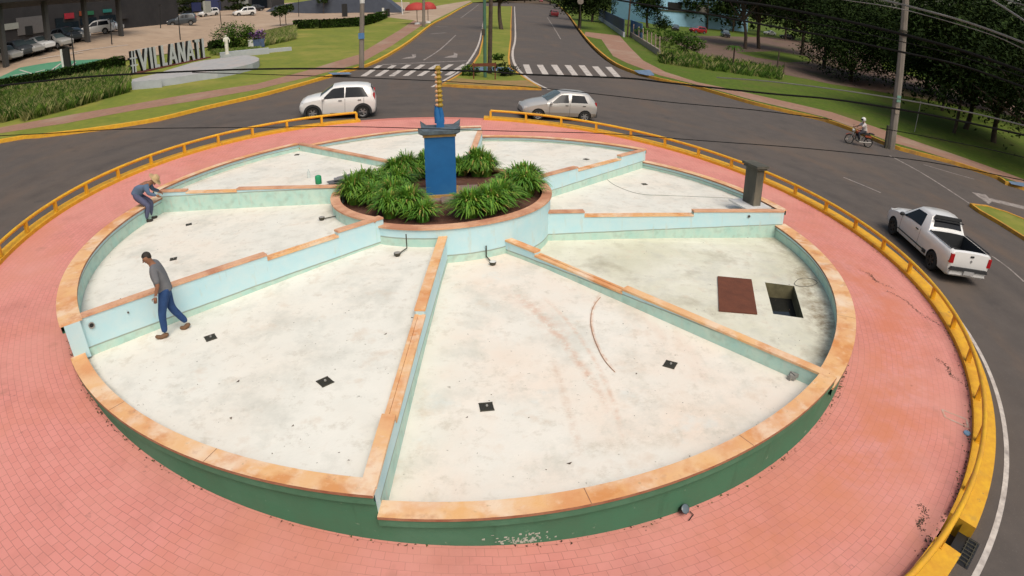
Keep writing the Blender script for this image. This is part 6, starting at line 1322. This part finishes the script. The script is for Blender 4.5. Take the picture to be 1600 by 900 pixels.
for (bx, by), (tx, ty), lb in (((117, 104), (111, 48), 'thin black lamp post right beside the black and white totem'), ((175, 71), (172, 30), 'thin black lamp post in front of the big white SUV'), ((251, 45), (250, 8), 'thin black lamp post by the leftmost pine'), ((282, 64), (277, 6), 'thin black lamp post rising behind the standing letters'), ((346, 40), (342, 2), 'thin black lamp post by the two white lot cars'), ((467, 27), (466, -4), 'thin black lamp post left of the slate shed')):
    root, b, e, d = pole('lamp_post', lb, (bx, by), (tx, ty), .07, .05, m_black, 0, 'thin black lamp posts of the lot', cat='lamp post'); MB().box(e, (.5, .22, .1)).build('lamp_head', m_black, root)
b = gp(103, 108); root = thing('totem_sign', 'tall black totem with a white left edge beside the green bays', 'totem sign', b); zt = UPZ(b, 100, 76)-b.z; MB().box((b.x+.25, b.y, b.z+zt/2), (.6, .3, zt)).build('panel', m_black, root); MB().box((b.x-.17, b.y-.02, b.z+zt/2), (.22, .26, zt)).build('white_edge', m_wht, root)
b = gp(539, 27); root = thing('totem_sign', 'black totem standing beyond the hedge left of the grey pole', 'totem sign', b); MB().box((b.x, b.y, b.z+1.2), (.9, .5, 2.4)).build('panel', m_black, root)
b = gp(603, 26); root = thing('ticket_kiosk', 'small black kiosk with a white side panel at the end of the hedge', 'kiosk', b); MB().box((b.x+.35, b.y, b.z+.7), (.7, .6, 1.4)).build('cabinet', m_black, root); MB().box((b.x-.45, b.y, b.z+.8), (.35, .5, 1.6)).build('white_panel', m_wht, root)
# median sign frame and shrubs
b = gp(757, 124); root = thing('notice_board', 'low rusty red board on two legs at the median tip', 'sign board', b); W_ = 1.5; zt = .95
MB().box((b.x, b.y, b.z+zt), (W_, .05, .2)).build('board', m_rust, root)
for s_ in (-1, 1): MB().box((b.x+s_*W_*.45, b.y, b.z+zt/2-.06), (.07, .07, zt-.1)).build('leg', m_rust, root)
for px, py, lb, q in ((789, 118, 'dark rounded shrub at the right of the median tip', .62), (734, 118, 'small green shrub at the left of the median tip', .5), (779, 94, 'small shrub on the median behind the blue crossing path', .4)):
    tree('shrub', lb, gp(px, py), .2, .04, [(0, 0, q*.7, q*1.3, q, q*.7)], 900, .14, DK if px == 789 else MD, 'shrubs on the median', cat='shrub', seed=px)
# red parasols
for px, py, cx, lb in ((652, 38, 655, 'red domed parasol by the grey pole, the larger left one'), (669, 36, 666, 'red domed parasol by the grey pole, the smaller right one')):
    b = gp(px, py); root = thing('parasol', lb, 'parasol', b, group='red parasols by the plaza'); R_ = 1.75 if px == 652 else 1.3
    MB().tube([b, b+Vector((0, 0, 2.9))], .05, 6).build('pole', m_dark, root); MB().lathe([(R_, 2.1), (R_*.96, 2.45), (R_*.7, 2.95), (R_*.3, 3.2), (.001, 3.28)], b, 16).build('canopy', plain('parasol_red%d' % px, (.42, .04, .03), .7), root, smooth=50); MB().lathe([(.001, .3), (.3, .3), (.45, 0)], b, 12).build('foot', m_wht, root)
# ---------------------------------------------------------------- buildings
def on_vplane(px, py, P, n):
    w = ray(px, py); t = (P-CAMPOS).dot(n)/w.dot(n); return CAMPOS+w*t
m_bdk = mottled('facade_dark', (.045, .045, .048), (.035, .035, .038), .6, .7); m_bgr = mottled('facade_grey', (.045, .043, .045), (.034, .033, .035), .5, .8); m_col = plain('column_grey', (.07, .068, .066), .8)
C0 = gp(10, 106); C1 = gp(77, 81); u = (C1-C0); Lc = u.length; u = Vector((u.x, u.y, 0)).normalized(); nrm = Vector((u.y, -u.x, 0))     # nrm faces the lot
root = thing('shop_building', 'long dark shop building with deep canopy along the parking lot', 'shop building', C0)
F0 = C0-nrm*9-u*25; F1 = C0-nrm*9+u*(Lc*7.5); zr = UPZ(C1, 71, 13)+.9; zf_ = lambda p: gz(p.x, p.y)
Q = [F0, F1, F1-nrm*25, F0-nrm*25]; bz = min(zf_(p) for p in Q)-1
MB().hexa([(p.x, p.y, bz) for p in Q[::-1]], [(p.x, p.y, zr+9) for p in Q[::-1]]).build('wall', m_bgr, root) if (Q[1]-Q[0]).cross(Q[2]-Q[1]).z < 0 else MB().hexa([(p.x, p.y, bz) for p in Q], [(p.x, p.y, zr+9) for p in Q]).build('wall', m_bgr, root)
K0 = C0+nrm*1.2-u*25; K1 = C0+nrm*1.2+u*(Lc*3.3); Q = [K0, K1, K1-nrm*4, K0-nrm*4]
if (Q[1]-Q[0]).cross(Q[2]-Q[1]).z < 0: Q.reverse()
MB().hexa([(p.x, p.y, zr-.2) for p in Q], [(p.x, p.y, zr+1.6) for p in Q]).build('canopy', m_bdk, root)
for k in range(4):
    c = C0+u*Lc*k; z0 = zf_(c); MB().box((c.x, c.y, (z0+zr-.25)/2), (.45, .45, zr-.25-z0), atan2(u.y, u.x)).build('column', m_col, root)
Fp = F0+nrm*.05
def panel(px0, py0, px1, py1, mat_, nm_, d=.06, lb=None):
    a = on_vplane(px0, py1, Fp, nrm); b_ = on_vplane(px1, py0, Fp, nrm); s0_ = (a-F0).dot(u); s1_ = (b_-F0).dot(u); z0, z1 = a.z, b_.z
    if s0_ > s1_: s0_, s1_ = s1_, s0_
    if z0 > z1: z0, z1 = z1, z0
    P = F0+u*((s0_+s1_)/2)+nrm*(.05+d/2); MB().box((P.x, P.y, (z0+z1)/2), (s1_-s0_, d, z1-z0), atan2(u.y, u.x)).build(nm_, mat_, root, label=lb)
m_win = m_glass; m_pan = plain('panel_pale', (.4, .42, .38), .7); m_rs = plain('sign_red', (.42, .02, .04), .5); m_or = plain('sign_orange', (.28, .06, .02), .5); m_gn = plain('sign_green', (.02, .16, .07), .5); m_tl = plain('sign_teal', (.02, .2, .18), .5)
panel(4, 35, 28, 48, m_pan, 'wall_panel'); panel(40, 40, 50, 56, m_black, 'doorway'); panel(28, 24, 66, 56, plain('wall_mid', (.16, .155, .155), .8), 'wall_panel', .03); panel(88, 28, 98, 50, m_win, 'shop_window'); panel(101, 20, 114, 30, m_rs, 'shop_sign', .15, 'red shop sign'); panel(100, 33, 122, 50, m_win, 'shop_window')
panel(124, 17, 131, 25, m_or, 'shop_sign', .15, 'orange shop sign'); panel(133, 17, 145, 24, m_gn, 'shop_sign', .15, 'dark green shop sign'); panel(126, 27, 150, 40, m_win, 'shop_window'); panel(161, 14, 173, 20, m_tl, 'shop_sign', .15, 'teal shop sign'); panel(156, 23, 180, 34, m_win, 'shop_window')
panel(188, 8, 196, 30, m_bgr, 'pilaster', .3); panel(300, 4, 312, 18, plain('panel_navy', (.02, .03, .12), .6), 'shop_sign', .2, 'navy shop panel'); panel(318, 2, 326, 20, m_pan, 'pilaster', .4); panel(372, 0, 385, 14, m_pan, 'pilaster', .4)
# a second, farther wing behind the pines
a_ = gp(183, 34); b_ = gp(425, 13); w_ = (b_-a_).normalized(); w_.z = 0; nb_ = Vector((w_.y, -w_.x, 0)); root = thing('shop_building', 'dark far shop wing behind the spreading pines', 'shop building', a_); Q = [a_, b_, b_-nb_*15, a_-nb_*15]
if (Q[1]-Q[0]).cross(Q[2]-Q[1]).z < 0: Q.reverse()
MB().hexa([(p.x, p.y, a_.z-4) for p in Q], [(p.x, p.y, a_.z+13) for p in Q]).build('wall', m_bdk, root)
for k in range(7):
    p = a_+(b_-a_)*((k+.5)/7)+nb_*.3; MB().box((p.x, p.y, p.z+1.6), ((b_-a_).length/11, .2, 3.0), atan2(w_.y, w_.x)).build('shop_window', [m_glass, plain('navy%d' % k, (.02, .03, .1), .5), m_bgr][k % 3], root)
# slate shed
b0 = gp(400, 19); b1 = gp(640, 21); dd = Vector((b1.x-b0.x, b1.y-b0.y, 0)).normalized(); nb = Vector((dd.y, -dd.x, 0)); m_sl = mottled('shed_slate', (.075, .09, .12), (.06, .072, .1), .8, .8)
OUT = [(400, 19), (430, 9), (500, -2), (540, -10), (590, -10), (612, 6), (640, 22)]; P = [on_vplane(px, py, b0, nb) for px, py in OUT]; P[0].z -= 1; P[-1].z -= 1
mb = MB(); f = [mb.vt(p) for p in P]; k_ = [mb.vt(p-nb*14) for p in P]; mb.idx(f[::-1]); mb.idx(k_)
for i in range(len(P)): j = (i+1) % len(P); mb.idx((f[i], f[j], k_[j], k_[i]))
mb.build('shed', m_sl, label='slate grey shed with sloping roofline behind the lawn and hedge', cat='shed', merge=True)
# pale blue building on the right
b0 = gp(1024, 38); b1 = gp(1168, 50); dd = Vector((b1.x-b0.x, b1.y-b0.y, 0)).normalized(); nb = Vector((dd.y, -dd.x, 0)); m_sky = mottled('wall_skyblue', (.3, .53, .7), (.25, .46, .62), .5, .8); root = thing('blue_building', 'pale blue building with dark windows behind the red car', 'building', b0)
Fp2 = b0; L_ = (b1-b0).length; Q = [b0, b1, b1-nb*18, b0-nb*18]
if (Q[1]-Q[0]).cross(Q[2]-Q[1]).z < 0: Q.reverse()
MB().hexa([(p.x, p.y, b0.z-3) for p in Q], [(p.x, p.y, b0.z+15) for p in Q]).build('wall', m_sky, root)
def panel2(px0, py0, px1, py1, mat_, nm_, d=.1):
    a = on_vplane(px0, py1, b0, nb); c = on_vplane(px1, py0, b0, nb); s0_, s1_ = sorted(((a-b0).dot(dd), (c-b0).dot(dd))); z0, z1 = sorted((a.z, c.z)); P = b0+dd*((s0_+s1_)/2)+nb*(d/2); MB().box((P.x, P.y, (z0+z1)/2), (s1_-s0_, d, z1-z0), atan2(dd.y, dd.x)).build(nm_, mat_, root)
panel2(1043, 5, 1065, 15, m_black, 'window'); panel2(1070, 4, 1075, 12, m_black, 'window'); panel2(1087, 8, 1106, 19, plain('panel_beige', (.3, .28, .26), .8), 'wall_panel'); panel2(1120, 6, 1150, 14, m_black, 'window'); panel2(1138, 26, 1150, 40, plain('door_dark', (.05, .09, .13), .7), 'door')
c = on_vplane(1028, 14, b0, nb); P = b0+dd*(L_/2)+nb*.15; MB().box((P.x, P.y, c.z-.2), (L_, .3, .3), atan2(dd.y, dd.x)).build('ledge', m_dark, root)
# fences of the blue property
def runwall(name, label, p, q, h, w_, mat_, z0=-.1, cat='fence', parent=None):
    a, b_ = gp(*p), gp(*q); return strip(MB(), [tuple(a.xy), tuple(((a+b_)/2).xy), tuple(b_.xy)], -w_/2, w_/2, z0, h).build(name, mat_, parent, label=label if not parent else None, cat=cat if not parent else None)
root = thing('panel_fence', 'dark blue sheet fence on a white footing beside the avenue trees', 'fence', gp(938, 32)); runwall('footing', '', (936, 30), (975, 58), .8, .3, m_wl, parent=root); runwall('panel', '', (936, 30), (975, 58), 2.7, .08, plain('fence_navy', (.015, .04, .13), .6), .8, parent=root)
root = thing('gate', 'steel blue gate panel right of the fence pole', 'gate', gp(990, 58)); runwall('panel', '', (985, 56), (1003, 65), 2.6, .1, plain('gate_blue', (.06, .16, .3), .6), parent=root)
root = thing('wire_fence', 'low pale wall with wire fence posts running beside the verge', 'fence', gp(1000, 66)); runwall('wall', '', (985, 57), (1031, 88), .75, .25, mottled('wall_bare', (.34, .3, .26), (.26, .23, .2), 2, .9), parent=root)
for t in (0.1, .28, .42, .56, .7, .84, .98): a = gp(985+46*t, 57+31*t); MB().box(a+Vector((0, 0, 1.45)), (.12, .12, 1.5)).build('post', plain('post_pink', (.35, .26, .22), .9) if t == .1 else MATS['post_pink'], root)
for h in (1.1, 1.5, 1.9): a, b_ = gp(988, 59), gp(1031, 88); MB().tube([a+Vector((0, 0, h)), b_+Vector((0, 0, h))], .012, 5).build('wire', m_dark, root)
# round mirror sign hanging over the avenue
p = far(907, 2, 98); root = thing('traffic_mirror', 'round pale disc sign on a thin post over the avenue verge', 'mirror', (p.x, p.y, gz(p.x, p.y))); MB().lathe([(.001, 0), (.5, 0), (.5, .05), (.001, .06)], seg=18, M=Matrix.Translation(p) @ Matrix.Rotation(rad(90), 4, 'X')).build('disc', m_conc, root); MB().tube([(p.x, p.y+.06, gz(p.x, p.y)), (p.x, p.y+.06, p.z+.5)], .05, 6).build('post', m_dark, root)
# ---------------------------------------------------------------- overhead wires
def wire(label, pts, D, r, mat_, cat='cable'):
    n = len(pts); P2 = smooth([tuple(p) for p in pts], 5); m = len(P2); P = [far(x, y, D[0]+(D[1]-D[0])*i/(m-1)) for i, (x, y) in enumerate(P2)]
    return MB().tube(P, r, 6).build('overhead_cable', mat_, label=label, cat=cat, group='overhead cables', smooth=60)
m_wb = plain('cable_black', (.015, .015, .015), .8, spec=.05); m_wg = plain('cable_grey', (.16, .155, .15), .6)
wire('thick black cable crossing the whole view just above the crosswalks', [(-60, 141), (0, 134), (125, 121), (250, 113.5), (400, 108), (562, 107.5), (675, 109.5), (766, 112), (815, 116), (975, 122), (1050, 130), (1200, 146), (1300, 155), (1412, 172), (1500, 189), (1600, 211), (1660, 226)], (17, 15), .026, m_wb)
wire('thin black cable just under the thick one, over the left crosswalk', [(300, 113), (400, 116), (500, 119), (650, 125), (760, 131), (860, 139), (925, 146), (1050, 160), (1180, 172), (1300, 187)], (17, 16), .012, m_wb)
wire('thin black cable sagging across the road behind the rails, lowest at the middle', [(-40, 214), (75, 208.5), (200, 201.5), (400, 199), (550, 198), (700, 202), (800, 205), (950, 209), (1100, 220), (1250, 231), (1390, 245), (1480, 258), (1600, 282), (1660, 295)], (15, 14), .010, m_wb)  # right part is an added cable in place of a wire's dark shadow
wire('pale grey cable crossing the verge above the motorcyclist', [(1120, 121), (1200, 127), (1300, 139), (1412, 156), (1512, 175), (1600, 196), (1660, 212)], (14, 12), .014, m_wg)
wire('dark cable bundle strapped to the upper part of the concrete pole', [(1060, -12), (1130, 0), (1200, 9), (1300, 28), (1400, 51), (1500, 78), (1600, 112), (1660, 135)], (20, 17), .045, m_wb)
wire('black cable running below the pole strap', [(900, -12), (960, -1), (1025, 10), (1100, 21), (1200, 40), (1300, 58), (1412, 82), (1500, 102), (1600, 136), (1660, 158)], (19, 16), .03, m_wb)
wire('pale grey cable passing in front of the pole top', [(1340, -12), (1380, 0), (1425, 11), (1512, 35), (1600, 67), (1660, 92)], (13, 11), .02, m_wg)
wire('thin grey cable parallel under the pale one at the pole top', [(1280, -9), (1320, 0), (1412, 15), (1542, 52), (1600, 77), (1660, 104)], (13, 11), .009, m_wg)
wire('thick grey cable cutting the upper right corner', [(1520, -14), (1550, 0), (1600, 32), (1660, 74)], (11, 10), .016, m_wg)
wire('thin grey cable highest in the upper right corner', [(1545, -10), (1572, 0), (1600, 8), (1660, 28)], (11, 10), .01, m_wg)
wire('thin dark cable between the bundle and the black one', [(1150, 16), (1200, 23), (1300, 42), (1412, 66), (1500, 88), (1600, 121), (1660, 145)], (19, 16), .014, m_wb)
wire('thin dark cable falling from the pole to the right edge', [(1375, 200), (1430, 210), (1480, 220), (1540, 232), (1600, 246), (1660, 262)], (15, 14), .01, m_wb)
